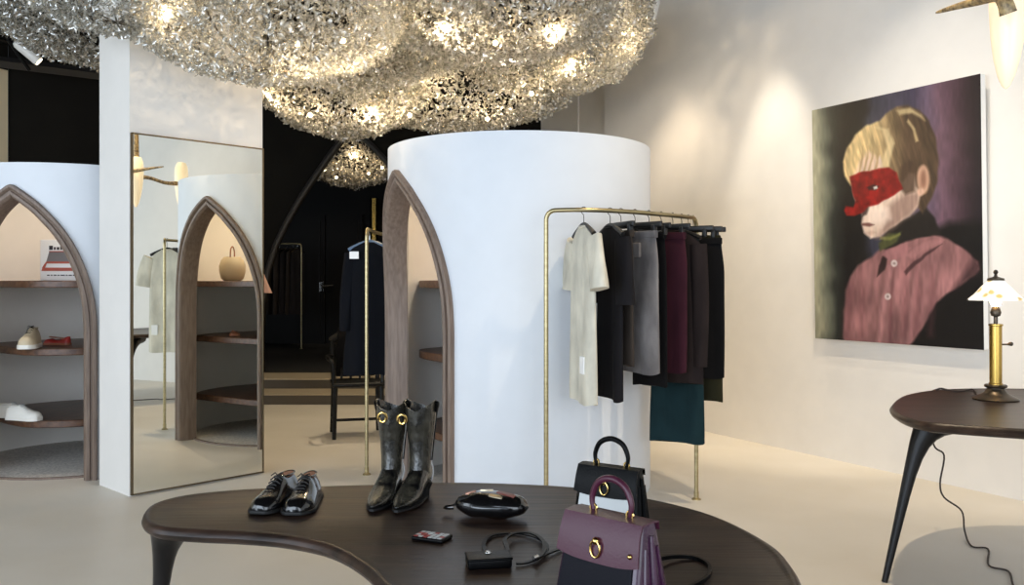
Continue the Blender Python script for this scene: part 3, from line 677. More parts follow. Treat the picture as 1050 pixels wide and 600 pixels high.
o = tee(690, 56, M['brown'], 'dark brown jacket with its sleeve hanging beside the maroon trousers', 'black hanger holding the dark brown jacket', 'jacket', 'jacket', .73, .165, False, 8, hwid=.17)
for s in (1,): sleeve(o, M['brown'], s, .15, -.17, .16, -.86, .055, .045, .03)
clipped(699, 60, M['teal'], 'dark teal long skirt hanging lowest of all the clothes', 'black clip hanger holding the long teal skirt', .37, .14, .02, 'skirt', 'skirt', 7, hemw=.165, shift=-.03)
clipped(706, 66, M['blk'], 'black wide trousers at the far right end of the rail', 'black clip hanger at the far right end of the rail', .745, .19, .024, 'trousers', 'trousers', 10, shift=.02, top=-.13, hhw=.2)
clipped(711, 70, M['olive'], 'dark olive trousers whose hem shows under the black pair', 'black clip hanger holding the dark olive trousers', .60, .15, .02, 'trousers', 'trousers', 9, shift=.02)

# second rail left of the cabin with dark coats
zr2 = 1.665
r2 = [(at(376, 5.94), 5.94), (at(386, 6.4), 6.4), (at(405, 7.0), 7.0)]
rack('clothes_rail', r2, zr2, 'brass clothes rail with navy coats between the mirror and the second cabin')
for i, (px, Y, l1, l2, mt) in enumerate(((379, 6.1, 'dark navy coat with a white price tag on the second rail', 'pale blue hanger of the navy coat with the tag', 'navy'), (384, 6.32, 'black coat hanging directly behind the navy coat', 'dark hanger of the black coat behind the navy coat', 'blk'))):
    hx = at(px, Y); li = mat('pale_blue_hanger', (96, 116, 140), .4) if i == 0 else None
    hanger(hx, Y, zr2, R(-8), l2, 'shoulder', 'hangers on the second rail', .15, light=li)
    o = garment('coat', hx, Y, zr2, R(-8), l1, 'coat', M[mt], widths([(0, .05), (.04, .13), (.1, .155), (.5, .165), (1, .19)]), flat(.012, .04), -.085, .66-zr2, 'coats on the second rail', 20+i)
    for s in (-1, 1): sleeve(o, M[mt], s, .13, -.16, .17, -.7, .05, .045, .04)
    if i == 0: MB().box((-.12, -.075, -.2), (-.055, -.07, -.15)).build('white_tag', M['paper'], o, smooth=False)

# rail with dark blouses in the back room
zb_ = zat(250, 14.2)
r3 = [(at(262, 14.2), 14.2), (at(285, 14.2), 14.2), (at(309, 14.2), 14.2)]
rack('clothes_rail', r3, zb_, 'thin rail with dark blouses against the black back room wall', r=.014, floor=.23)
backcloth = [cloth('dark_taupe_silk', (58, 52, 48), 0), cloth('charcoal_silk', (44, 41, 42), 0)]
for i, px in enumerate((270, 278, 287, 294, 300, 305)):
    hanger(at(px, 14.2), 14.2, zb_, R(60), 'silver hanger on the rail in the dark back room', 'shoulder', 'hangers on the back room rail', .16, light=M['silver'], rail_r=.014)
    o = garment('blouse', at(px, 14.2), 14.2, zb_, R(60), 'dark blouse on the rail in the dark back room', 'blouse', backcloth[i % 2], widths([(0, .05), (.05, .14), (.3, .15), (1, .17)]), flat(.012, .03), -.085, zat(322, 14.2)-zb_, 'dark blouses in the back room', 30+i)
# peach garment peeking out from behind the mirror pillar
px_, py_ = at(261, 6.9), 6.9
t_ = empty('scarf', (px_, py_, zat(283, 6.9)), 0, 'peach fabric tip peeking out beside the mirror edge', 'scarf')
rings = []
for i in range(10):
    s = i/9; hw_ = .03+.09*s; z = .12-.25*s
    rings.append([(hw_*math.cos(2*math.pi*k/20)+.02*s, .012*math.sin(2*math.pi*k/20)*(1+s)+.006*math.sin(k*1.3), z-.05*(hw_*math.cos(2*math.pi*k/20))) for k in range(20)])
MB().loft(rings).build('cloth', M['pinkcloth'], t_)
st_ = empty('display_stand', (px_-.05, py_+.02, 0), 0, 'slim stand behind the pillar carrying the peach scarf', 'stand')
MB().tube([(0, 0, .02), (0, 0, zat(283, 6.9)+.1)], .01, 8).build('pole', M['blackmetal'], st_)
MB().lathe([(0, 0), (.06, 0), (.06, .01), (.02, .02), (0, .02)], 24).build('base', M['blackmetal'], st_)

# ------------------------------------------------------------------ black wooden chair
cxx, cyy = at(366, 7.5), 7.5
chair = empty('wooden_chair', (cxx, cyy, 0), R(14), 'black wooden chair with rounded back behind the second rail', 'chair')
MB().rbox((-.22, -.21, .43), (.22, .21, .465), .02).build('seat', M['chairblack'], chair)
for sx in (-1, 1):
    MB().tube([(sx*.2, -.19, .0), (sx*.19, -.18, .44)], [.017, .022], 8).build('leg', M['chairblack'], chair)
    MB().tube(spline([(sx*.2, .21, 0), (sx*.19, .18, .44), (sx*.2, .2, .66), (sx*.2, .23, .80)], 5), .019, 8).build('leg', M['chairblack'], chair)
    MB().tube([(sx*.198, -.185, .13), (sx*.198, .2, .13)], .011, 8).build('stretcher', M['chairblack'], chair)
MB().tube([(-.198, -.185, .16), (.198, -.185, .16)], .012, 8).build('stretcher', M['chairblack'], chair)
MB().tube(spline([(-.21, .22, .79), (-.1, .27, .85), (0, .285, .865), (.1, .27, .85), (.21, .22, .79)], 6), .024, 10, flat=1.6).build('top_rail', M['chairblack'], chair)
for k in range(4): MB().tube(spline([(-.12+k*.08, .19, .46), (-.11+k*.073, .235, .65), (-.115+k*.077, .262, .84)], 4), .011, 8).build('spindle', M['chairblack'], chair)
for sx in (-1, 1): MB().tube(spline([(sx*.2, .2, .66), (sx*.25, .05, .67), (sx*.24, -.12, .66), (sx*.205, -.16, .62), (sx*.2, -.17, .46)], 5), .016, 8).build('armrest', M['chairblack'], chair)
jk = empty('jacket', (cxx, cyy, 0), R(14), 'black jacket draped over the back of the wooden chair', 'jacket')
rings = []
for i in range(14):
    s = i/13; z = .90-.42*s
    rings.append([((.15+.02*s)*math.copysign(abs(math.cos(2*math.pi*k/32))**.7, math.cos(2*math.pi*k/32)), .26-.02*(s > .1)-.0+(.035+.03*math.sin(math.pi*min(1, s*1.3)))*math.sin(2*math.pi*k/32)+.01*math.sin(k+3*s), z) for k in range(32)])
MB().loft(rings).build('body', M['blk'], jk)

# brass tube wall lamp in the back room
bl = empty('wall_lamp', (at(382, 15.2), 15.36, zat(262, 15.3)), 0, 'tall brass tube wall lamp on the black back wall', 'lamp')
MB().lathe([(0, 0), (.07, 0), (.07, 1.0), (0, 1.0)], 20).build('tube', M['lampbrass'], bl)
MB().box((-.05, .06, .4), (.05, .14, .6)).build('bracket', M['bronze'], bl)

# ------------------------------------------------------------------ ceiling spotlights
def spot_fix(px, py, Y, tilt, rz, label):
    X, Z = at(px, Y), zat(py, Y); o = empty('ceiling_spotlight', (X, Y, Z), rz, label, 'spotlight')
    m_ = Matrix.Rotation(tilt, 4, 'X')
    MB().lathe([(0, -.12), (.03, -.12), (.045, -.115), (.045, .1), (.03, .12), (0, .12)], 24, mtx=m_).build('housing', M['whiteplastic'], o)
    MB().lathe([(0, -.126), (.036, -.126), (.036, -.121), (0, -.121)], 24, mtx=m_).build('lens', M['spotface'], o)
    MB().tube([(0, 0, .06), (0, 0, CEIL-Z)], .009, 8).build('stem', M['whiteplastic'], o)
    MB().box((-.05, -.03, CEIL-Z-.03), (.05, .03, CEIL-Z)).build('mount', M['whiteplastic'], o)
    return (X, Y, Z)
spot_fix(28, 53, 7.8, R(50), R(-60), 'white ceiling spotlight beneath the glass chandelier at the left')
sp_r = spot_fix(668, 14, 7.3, R(20), R(40), 'white ceiling spotlight at the right end of the chandelier')

# ------------------------------------------------------------------ chandeliers of glass petals
def petal_cloud(blobs, npm2, size, name, parent, org):
    Vs = []; Fs = []; off = 0
    for (c, rad, lo) in blobs:
        a, b_, d = rad; area = 4*math.pi*(((a*b_)**1.6+(a*d)**1.6+(b_*d)**1.6)/3)**(1/1.6)
        n = int(area*npm2)
        v = rng.normal(size=(n, 3)); v /= np.linalg.norm(v, axis=1)[:, None]
        v = v[(v[:, 2] < lo) & (v[:, 1] < .75)]; n = len(v)
        r_ = np.array(rad)
        und = 1+.035*np.sin(v[:, 0]*9+1)*np.sin(v[:, 1]*8)+.02*np.sin(v[:, 2]*17+v[:, 0]*11)
        p = v*r_*((1.0+rng.uniform(-.13, .02, n))*und)[:, None]+np.array(c)-np.array(org)
        q1 = rng.normal(size=(n, 3)); q1 /= np.linalg.norm(q1, axis=1)[:, None]
        q2 = rng.normal(size=(n, 3)); q2 -= q1*(q1*q2).sum(1)[:, None]; q2 /= np.linalg.norm(q2, axis=1)[:, None]; q3 = np.cross(q1, q2)
        L_ = size*rng.uniform(.7, 1.3, n); w_ = L_*.4; curl = rng.uniform(.6, 2.2, n)
        P_ = np.zeros((n, 12, 3)); k = 0
        for i in range(4):
            t = i/3-.5; an = t*curl
            base = p+q1*(L_*np.sin(an)/curl)[:, None]+q3*(L_*(np.cos(an)-1)/curl)[:, None]; ww = w_*(1-.5*abs(2*t)**2)
            for j in (-1, 0, 1):
                P_[:, k] = base+q2*(ww*j*.5)[:, None]+q3*(abs(j)*w_*.18)[:, None]; k += 1
        Vs.append(P_.reshape(-1, 3)); b0 = off+12*np.arange(n)
        for i in range(3):
            for j in range(2):
                k_ = b0+i*3+j; Fs.append(np.stack([k_, k_+1, k_+4, k_+3], 1))
        off += 12*n
    Vs = np.concatenate(Vs); Fs = np.concatenate(Fs)
    me = bpy.data.meshes.new(name); me.from_pydata(Vs.tolist(), [], Fs.tolist()); me.materials.append(M['petal'])
    me.polygons.foreach_set('use_smooth', [True]*len(Fs))
    o = bpy.data.objects.new(name, me); col.objects.link(o); o.parent = parent; o['kind'] = 'stuff'
    return o
def blob(px, py, Y, rx, ry, rd, lo=.45):
    return ((at(px, Y), Y, zat(py, Y)), (rx/F*Y, rd, ry/F*Y), lo)
B1 = [blob(352, 78, 7.0, 88, 62, .8), blob(468, 74, 7.4, 128, 60, .8), blob(560, 22, 7.2, 108, 76, .8),
      blob(505, 0, 5.6, 128, 60, .7), blob(275, 20, 5.1, 135, 62, .65), blob(122, 0, 6.7, 132, 70, .7),
      blob(120, -22, 4.9, 100, 54, .5), blob(360, 10, 6.2, 150, 80, .7)]
orgc = (-.9, 6.3, 2.9)
ch1 = empty('glass_chandelier', orgc, 0, 'huge cloud-shaped chandelier of clear glass petals across the ceiling', 'chandelier')
petal_cloud(B1, 2700, .041, 'glass_petals', ch1, orgc)
# thin wire frame ribs and hanging rods
fr = MB()
for (c, rad, lo) in B1:
    for k in range(5):
        a = math.pi*k/5
        pts = [(c[0]-orgc[0]+rad[0]*.84*math.cos(a)*math.cos(t), c[1]-orgc[1]+rad[1]*.84*math.sin(a)*math.cos(t), c[2]-orgc[2]+rad[2]*.84*math.sin(t)) for t in [math.pi*(1+i/14) for i in range(15)]]
        fr.tube(pts, .005, 5)
fr.build('wire_frame', M['bronze'], ch1)
for (c, rad, lo) in B1[:6]: MB().tube([(c[0]-orgc[0], c[1]-orgc[1], c[2]-orgc[2]-rad[2]*.5), (c[0]-orgc[0], c[1]-orgc[1], CEIL-orgc[2])], .008, 6).build('hanging_rod', M['blackmetal'], ch1)
bulbs = [(170, 8, 4.75), (305, 45, 4.95), (352, 42, 5.1), (380, 112, 6.6), (420, 118, 6.8), (318, 118, 6.45), (275, 98, 6.5), (508, 44, 5.15), (455, 28, 5.2), (570, 28, 5.3), (500, 122, 6.9), (586, 62, 6.7), (640, 34, 6.9), (545, 96, 6.8), (445, 66, 6.75), (395, 4, 5.6)]
def lamp_light(name, loc_, e, colr=(1, .78, .5), r=.008):
    l = bpy.data.lights.new(name, 'POINT'); l.energy = e; l.color = colr; l.shadow_soft_size = r
    o = bpy.data.objects.new(name, l); o.location = loc_; col.objects.link(o); return o
BE = 7.0
for px, py, Y in bulbs:
    Y += .07
    c = (at(px, Y), Y, zat(py, Y))
    MB().sphere((c[0]-orgc[0], c[1]-orgc[1], c[2]-orgc[2]), .015, 8).build('bulb', M['bulb'], ch1)
    lamp_light('bulb_light', (c[0], c[1]+.02, c[2]-.045), BE)
B2 = [((at(362, 12.6), 12.6, zat(140, 12.6)), (.95, .7, .72), .5)]
o2 = B2[0][0]
ch2 = empty('glass_chandelier', o2, 0, 'smaller glass petal chandelier glowing inside the black pointed opening', 'chandelier')
petal_cloud(B2, 1800, .06, 'glass_petals', ch2, o2)
MB().tube([(0, 0, -.5), (0, 0, CEIL-o2[2])], .01, 6).build('hanging_rod', M['blackmetal'], ch2)
for px, py in ((363, 158), (378, 178), (345, 182), (392, 172)):
    c = (at(px, 12.1), 12.1, zat(py, 12.1))
    MB().sphere((c[0]-o2[0], c[1]-o2[1], c[2]-o2[2]), .014, 8).build('bulb', M['bulb'], ch2)
    lamp_light('bulb_light', (c[0], c[1]-.06, c[2]-.05), 4)

# ------------------------------------------------------------------ shoes and boots on the table
mo = (M['leather'], M['sole'], M['tan'])
def ang_of(h, t): return math.atan2(t[1]-h[1], t[0]-h[0])
for (hx, hy), (tx, ty), l in (((302, 508), (263, 530), 'polished black lace-up shoe on the table, the left one of the pair'), ((322, 509), (300, 531), 'polished black lace-up shoe on the table, the right one, nearer the boots')):
    h_ = onplane(hx, hy, ZT); t_ = onplane(tx, ty, ZT); a = ang_of(h_, t_); mx, my = (h_[0]+t_[0])/2, (h_[1]+t_[1])/2
    shoe('lace_up_shoe', mx, my, ZT+.001, a, l, mo, .275, .10, .085, 'oxford')
def boot(x, y, rz, label, hoop):
    o = empty('cowboy_boot', (x, y, ZT+.001), rz, label, 'boot')
    # foot along +x
    S = [(-.115, .028, .0, .085), (-.105, .033, .035, .13), (-.08, .036, .032, .14), (-.04, .035, .028, .13), (0, .035, .02, .10), (.04, .041, .012, .072), (.08, .042, .010, .052), (.12, .034, .012, .04), (.15, .022, .015, .032), (.172, .010, .018, .027), (.18, .004, .02, .024)]
    S[0] = (-.115, .024, .036, .11)
    rings = []
    for xx, w_, zb, zt_ in S:
        rings.append([(xx, w_*math.copysign(abs(math.cos(a))**.8, math.cos(a)), zb+(zt_-zb)*(.5+.5*math.sin(a))) for a in [2*math.pi*k/20 for k in range(20)]])
    MB().loft(rings).build('foot', M['bootleather'], o, ang=70)
    # shaft
    rings = []
    for z, cx_, rx, ry in ((.06, -.055, .055, .034), (.10, -.056, .052, .036), (.14, -.06, .048, .038), (.19, -.062, .052, .042), (.24, -.062, .060, .048), (.29, -.062, .067, .053), (.325, -.062, .07, .056)):
        top = z > .3
        rings.append([(cx_+rx*math.cos(a), ry*math.sin(a), z+(.018*abs(math.cos(a))**.8*-1+.018*abs(math.sin(a)) if top else 0)+.0) for a in [2*math.pi*k/32 for k in range(32)]])
    inner = [[(cx_+(rx-.004)*math.cos(a), (ry-.004)*math.sin(a), p[2]) for a, p in zip([2*math.pi*k/32 for k in range(32)], rings[-1])] for cx_, rx, ry in ((-.062, .07, .056),)]
    low = [[(-.062+.045*math.cos(a), .035*math.sin(a), .2) for a in [2*math.pi*k/32 for k in range(32)]]]
    MB().loft(rings+inner+low).build('shaft', M['bootleather'], o, ang=60)
    MB().prism([(xx, w_+.003) for xx, w_, _, _ in S[3:]]+[(xx, -w_-.003) for xx, w_, _, _ in reversed(S[3:])], .006, .013, mtx=Matrix.Identity(4)).build('sole', M['sole'], o)
    MB().loft([[(-.085+.026*k_*math.cos(a)-(.0), .026*k_*math.sin(a), z) for a in [2*math.pi*k/20 for k in range(20)]] for z, k_ in ((0, .85), (.02, .88), (.045, 1.25))]).build('heel', M['sole'], o)
    for s in (-1, 1):
        MB().tube(spline([(-.062, s*.056, .30), (-.062, s*.062, .328), (-.062, s*.052, .332), (-.062, s*.05, .31)], 5), .005, 8, flat=2.4).build('pull_strap', M['matteleather'], o)
    # stitched shaft piping
    MB().tube([(-.062, .040, .13), (-.062, .046, .19), (-.062, .052, .24), (-.062, .0575, .29), (-.062, .061, .33)], .0025, 6).build('side_piping', M['matteleather'], o)
    if hoop:
        cen = Vector((-.125, 0, .29)); 
        for s in (-.02, .035):
            MB().tube([(-.062+.07*math.cos(R(200 if s < 0 else 150))-.006, .056*math.sin(R(200 if s < 0 else 150))+.017*math.cos(a), .30+.019*math.sin(a)) for a in [2*math.pi*k/20 for k in range(21)]], .0055, 8, cap=False).build('gold_hoop', M['gold'], o)
    return o
def place_boot(hp, tp, label, hoop):
    h_ = onplane(*hp, ZT); t_ = onplane(*tp, ZT); a = ang_of(h_, t_)
    u = Vector((math.cos(a), math.sin(a))); c = Vector(t_)-u*.18
    return boot(c.x, c.y, a, label, hoop)
b1 = place_boot((402, 509), (381, 527), 'black cowboy boot with gold hoops, the left one of the pair', False)
b2_ = place_boot((430, 511), (406, 528), 'black cowboy boot, the right one of the pair, nearer the pouch', False)
# gold hoops at the left boot's rim, facing the camera
bx0 = b1.matrix_basis
for px, py in ((392, 428), (412, 430)):
    Y = 2.87; w_ = Vector((at(px, Y), Y, zat(py, Y)))
    inv = (Matrix.Translation(b1.location) @ b1.rotation_euler.to_matrix().to_4x4()).inverted()
    ring = [inv @ (w_+Vector((.013*math.cos(a), -.004*math.sin(a), .016*math.sin(a)))) for a in [2*math.pi*k/20 for k in range(21)]]
    MB().tube([tuple(p) for p in ring], .0048, 8, cap=False).build('gold_hoop', M['gold'], b1)

# ------------------------------------------------------------------ small leather goods
x, y = onplane(504, 531, ZT)
po = empty('zip_pouch', (x, y, ZT), R(-14), 'puffy oval black patent pouch with metallic patches on the table', 'pouch')
rings = []
for i in range(19):
    s = -1+2*i/18; e = math.sqrt(max(.0008, 1-abs(s)**2.3)); rings.append([(.122*s, .066*e*math.cos(a), .042+.042*e*math.sin(a)*(1.0+.03*math.sin(9*s))+.002*e*math.sin(7*s+2*a)) for a in [2*math.pi*k/24 for k in range(24)]])
MB().loft(rings).build('pouch_body', M['leather'], po, ang=80)
MB().tube([(.116*math.sin(a)*1.02, .0, .036+.001*math.cos(a)) for a in (0,)]+[(.12, 0, .036)], .003, 6)
zp = MB(); zp.tube(spline([(-.12, -.012, .04), (-.07, -.05, .048), (0, -.064, .05), (.07, -.05, .048), (.12, -.01, .04)], 5), .0035, 6); zp.build('zip', M['sole'], po)
MB().tube(spline([(-.12, 0, .035), (-.15, -.01, .03), (-.155, .005, .02), (-.13, .01, .02)], 5), .006, 8, flat=.5).build('wrist_tab', M['leather'], po)
def patch(px0, py0, px1, py1, m, nm, wdt=.009):
    a = MB(); L0 = Vector((px0, py0, 0)); L1 = Vector((px1, py1, 0)); d = (L1-L0).normalized(); n = Vector((-d.y, d.x, 0)); rings = []
    for i in range(7):
        p = L0.lerp(L1, i/6); w2 = wdt*(.5+.5*math.sin(math.pi*(i+.5)/7))
        def top(q_):
            s = q_.x/.122; e = math.sqrt(max(.0008, 1-abs(s)**2.3)); c_ = max(-1, min(1, q_.y/(.066*e))); an_ = math.acos(c_)
            return .042+.042*e*math.sin(an_)*(1+.03*math.sin(9*s))+.002*e*math.sin(7*s+2*an_)
        A, B = p+n*w2, p-n*w2; za, zb2 = top(A), top(B)
        rings.append([(A.x, A.y, za+.003), (B.x, B.y, zb2+.003), (B.x, B.y, zb2-.006), (A.x, A.y, za-.006)])
    a.loft(rings).build(nm, m, po)
M['rosegold'] = mat('rose_metal', (200, 150, 130), .3, .9); M['palemetal'] = mat('pale_metal', (222, 205, 175), .3, .9); M['redbrown'] = mat('red_brown_enamel', (120, 54, 44), .4)
patch(-.085, -.005, -.055, .008, M['rosegold'], 'metal_patch'); patch(-.04, .012, .0, .02, M['palemetal'], 'metal_patch', .012); patch(.0, -.03, .045, -.04, M['palemetal'], 'metal_patch', .006); patch(.02, .0, .08, -.015, M['redbrown'], 'enamel_patch', .012)
x, y = onplane(443, 553, ZT)
cc = empty('card_case', (x, y, ZT), R(-24), 'small flat black card case with white and red pattern, left of the box bag', 'card case')
MB().rbox((-.052, -.034, 0), (.052, .034, .012), .005).build('case_body', M['matteleather'], cc)
cp = MB(); cq = MB(); rr_ = random.Random(3)
for i in range(6):
    for j in range(4):
        X0 = -.046+i*.0155; Y0 = -.028+j*.0145
        (cp if rr_.random() > .38 else cq).box((X0, Y0, .011), (X0+.012, Y0+.0115, .0132))
cp.build('white_pattern', M['greypanel'], cc); cq.build('red_pattern', M['shoered'], cc)
x, y = onplane(501, 580, ZT)
bb = empty('box_bag', (x, y, ZT), R(10), 'tiny black leather box bag with long strap in front of the pouch', 'bag')
MB().rbox((-.058, -.035, 0), (.058, .035, .026), .006).build('bag_body', M['matteleather'], bb)
MB().rbox((-.06, -.037, .022), (.06, .037, .029), .004).build('lid', M['matteleather'], bb)
MB().rbox((-.008, .006, .028), (.008, .022, .034), .003).build('silver_clasp', M['silver'], bb)
inv = (Matrix.Translation(bb.location) @ bb.rotation_euler.to_matrix().to_4x4()).inverted()
def tablepath(lst, z=.0): return [inv @ Vector(onplane(a, b_, ZT+zz)+(ZT+zz,)) for a, b_, zz in lst]
def strap(P, parent, nm='strap', w_=.0055, h_=.0022, m_=None):
    P = spline(P, 8); rings = []
    for i, p in enumerate(P):
        t = (P[min(i+1, len(P)-1)]-P[max(i-1, 0)]); t.z = 0; t.normalize(); n = Vector((-t.y, t.x, 0))
        rings.append([tuple(p+n*w_+Vector((0, 0, h_))), tuple(p-n*w_+Vector((0, 0, h_))), tuple(p-n*w_-Vector((0, 0, h_))), tuple(p+n*w_-Vector((0, 0, h_)))])
    return MB().loft(rings).build(nm, m_ or M['matteleather'], parent, ang=30)
strap(tablepath([(499, 568, .02), (496, 557, .012), (505, 549, .006), (530, 547, .006), (552, 552, .006), (561, 561, .006), (554, 571, .006), (540, 577, .006), (529, 578, .006)]), bb)
strap(tablepath([(521, 570, .02), (520, 562, .02), (518, 553, .022), (528, 547, .018), (545, 547, .016), (557, 555, .014), (557, 567, .012), (548, 574, .012), (558, 569, .010), (576, 562, .006)]), bb)
MB().tube([inv @ Vector(onplane(547, 573, ZT+.016)+(ZT+.018,)), inv @ Vector(onplane(551, 571, ZT+.016)+(ZT+.018,))], .005, 8).build('buckle', M['silver'], bb)

def handbag(x, y, rz, label, body, flap, front, handle, w_=.24, h_=.2, d_=.1, ring=True, name='handbag'):
    o = empty(name, (x, y, ZT+.001), rz, label, 'handbag')
    # trapezoid body, wider at base ; front = -y
    def sec(z, s, n=28):
        k = z/h_; hw2 = w_/2*(1.0-.13*k); hd2 = d_/2*(1-.62*k)
        return [(hw2*math.copysign(abs(math.cos(a))**.28, math.cos(a)), hd2*math.copysign(abs(math.sin(a))**.28, math.sin(a)), z) for a in [2*math.pi*(j+.5)/n for j in range(n)]]
    MB().loft([sec(h_*k, 1) for k in (.0, .02, .2, .4, .6, .8, .95, 1.0)]).build('bag_body', body, o, ang=50)
    def fy(z, off): return -d_/2*(1-.62*z/h_)-off
    def hx(z, ins=0): return w_/2*(1-.13*z/h_)-ins
    # front panel
    z0, z1 = .012, h_*.62; p = [( -hx(z0, .018), z0), (hx(z0, .018), z0), (hx(z1, .016), z1), (-hx(z1, .016), z1)]
    vs = [(a, fy(z, .0035), z) for a, z in p]+[(a, fy(z, -.004), z) for a, z in p]
    MB().add(vs, [(0,1,2,3),(7,6,5,4),(0,4,5,1),(1,5,6,2),(2,6,7,3),(3,7,4,0)]).build('front_panel', front, o, smooth=False, bevel=.002)
    # flap over the top, coming down on the front in a shallow curve
    m_ = MB(); nx = 14; rows = []
    for i in range(nx+1):
        u = -1+2*i/nx
        zl = h_*(.54+.05*abs(u)**3)
        col_ = []
        for (zz, yy) in ((h_*.93, d_/2*.40), (h_+.003, d_/2*.36), (h_+.006, 0), (h_+.003, -d_/2*.38-.004)):
            col_.append((u*hx(h_, -.004), yy, zz))
        for t in (.25, .5, .75, 1):
            z = h_+(zl-h_)*t; col_.append((u*hx(z, -.003), fy(z, .008+.003*math.sin(t*3.1)), z))
        back = [(a, b_+(.0 if j < 3 else .005), c-(.004 if j < 4 else 0)) for j, (a, b_, c) in enumerate(col_)]
        rows.append(col_+list(reversed(back)))
    m_.loft(rows); flo = m_.build('flap', flap, o, ang=50)
    # handle on little loops
    hz = h_+.006
    hd_ = spline([(-.052, 0, hz), (-.056, 0, hz+.03), (-.038, 0, hz+.066), (0, 0, hz+.08), (.038, 0, hz+.066), (.056, 0, hz+.03), (.052, 0, hz)], 6)
    nn = len(hd_); hdm = MB().tube(hd_, [.0055+.003*math.sin(math.pi*i/(nn-1)) for i in range(nn)], 10); hdo = hdm.build('handle', handle, o)
    for s in (-1, 1):
        MB().tube([(s*.052+.009*math.cos(a), .0, hz+.004+.009*math.sin(a)) for a in [2*math.pi*k/14 for k in range(15)]], .0028, 6, cap=False).build('handle_ring', M['gold'], hdo)
    # ring clasp
    zc = h_*.72
    MB().sphere((0, fy(zc, .014), zc+.012), .009, 8).build('clasp', M['gold'], flo)
    MB().tube([(.0135*math.cos(a), fy(zc, .017), zc-.006+.019*math.sin(a)) for a in [2*math.pi*k/24 for k in range(25)]], .0028, 8, cap=False).build('clasp_ring', M['gold'], flo)
    MB().sphere((hx(zc, .018), fy(zc, .013), zc-.005), .006, 8).build('stud', M['gold'], flo)
    # side gusset fold
    for s in (-1, 1):
        MB().tube([(s*(hx(z)+.002), 0, z) for z in [h_*k/8 for k in range(1, 8)]], [.010-.006*k/8 for k in range(7)], 8).build('gusset', body, o)
    for s in (-1, 1):
        for q_ in (-.5, .5): MB().tube([(s*(hx(z)-.0005), q_*d_/2*(1-.62*z/h_), z) for z in [h_*k/8 for k in range(1, 7)]], .005, 8).build('gusset_fold', body, o)
    return o
x, y = onplane(627, 541, ZT)
hb = handbag(x, y, R(-34), 'black handbag with pale grey front panel standing behind the purple one', M['matteleather'], M['matteleather'], M['greypanel'], M['matteleather'], .225, .185, .12)
x, y = onplane(627, 621, ZT)
hb2 = handbag(x, y, R(-43), 'plum and burgundy handbag with navy front and gold ring, nearest on table', M['plum'], M['plumbrown'], M['navyleather'], M['plumbrown'], .245, .208, .165)
g = MB()
for k in range(9):
    u = -.03+k*.0045; g.box((u, -.056, .047), (u+.0025, -.0535, .050+.002*(k % 2)))
g.box((-.022, -.056, .053), (-.004, -.0535, .055)); g.build('gold_lettering', M['gold'], hb2, smooth=False)
inv = (Matrix.Translation(hb2.location) @ hb2.rotation_euler.to_matrix().to_4x4()).inverted()
strap(tablepath([(672, 574, .02), (690, 571, .012), (712, 572, .006), (726, 579, .006), (727, 589, .006), (716, 598, .006), (695, 606, .008), (676, 607, .01)]), hb2, 'shoulder_strap', .004, .005)

# ------------------------------------------------------------------ painting
pT = zat(117, wallp(832).y)*0+2.575; pB = .89
W0_ = W0; W0 = W0+wn*.075
PA = wallp(836); PBp = wallp(1009); W0 = W0_; WP = (PBp-PA).length
pc = (PA+PBp)/2-wn*.047; HP = pT-pB
ux = (PBp-PA).normalized()
paint = empty('portrait_painting', (pc.x, pc.y, pB), math.atan2(ux.y, ux.x), 'large unframed painting of a blond child in a red mask and pink shirt', 'painting')
TH = .045
MB().box((-WP/2, -TH, 0), (WP/2, 0, HP)).build('canvas_edge', M['paper'], paint, smooth=False)
# painted face as a dense coloured grid
NX, NY = 300, 440
U, V = np.meshgrid(np.linspace(0, 1, NX), np.linspace(0, 1, NY))
wx = PA.x+(PBp.x-PA.x)*U; wy = PA.y+(PBp.y-PA.y)*U; wz = pB+HP*V
PX = 525+wx/wy*F; PY = 290-(wz-CZ)/wy*F
def vnoise(X, Y, s, seed):
    r_ = np.random.default_rng(seed); G = r_.random((64, 64)); x = X/s; y = Y/s; xi = np.floor(x).astype(int); yi = np.floor(y).astype(int); fx_ = x-xi; fy_ = y-yi
    fx_ = fx_*fx_*(3-2*fx_); fy_ = fy_*fy_*(3-2*fy_); g_ = lambda a, b_: G[a % 64, b_ % 64]
    return (g_(xi, yi)*(1-fx_)+g_(xi+1, yi)*fx_)*(1-fy_)+(g_(xi, yi+1)*(1-fx_)+g_(xi+1, yi+1)*fx_)*fy_
nX = PX+1.6*(vnoise(PX, PY, 8, 1)-.5); nY = PY+1.6*(vnoise(PX, PY, 8, 2)-.5)
img = np.zeros((NY, NX, 3))
stops = [(830, (150, 150, 124)), (840, (172, 168, 142)), (848, (112, 114, 98)), (858, (44, 46, 42)), (870, (22, 20, 20)), (888, (26, 24, 24)), (896, (52, 52, 66)), (918, (64, 62, 78)), (938, (62, 56, 76)), (952, (96, 80, 100)), (968, (104, 78, 92)), (985, (70, 50, 60)), (1000, (38, 28, 34)), (1012, (26, 20, 26))]
for ci in range(3): img[..., ci] = np.interp(PX+6*(vnoise(PX, PY, 14, 5)-.5), [s[0] for s in stops], [s[1][ci] for s in stops])
img *= (1-.35*np.clip((PY-300)/70, 0, 1)*np.clip((870-PX)/40, 0, 1))[..., None]
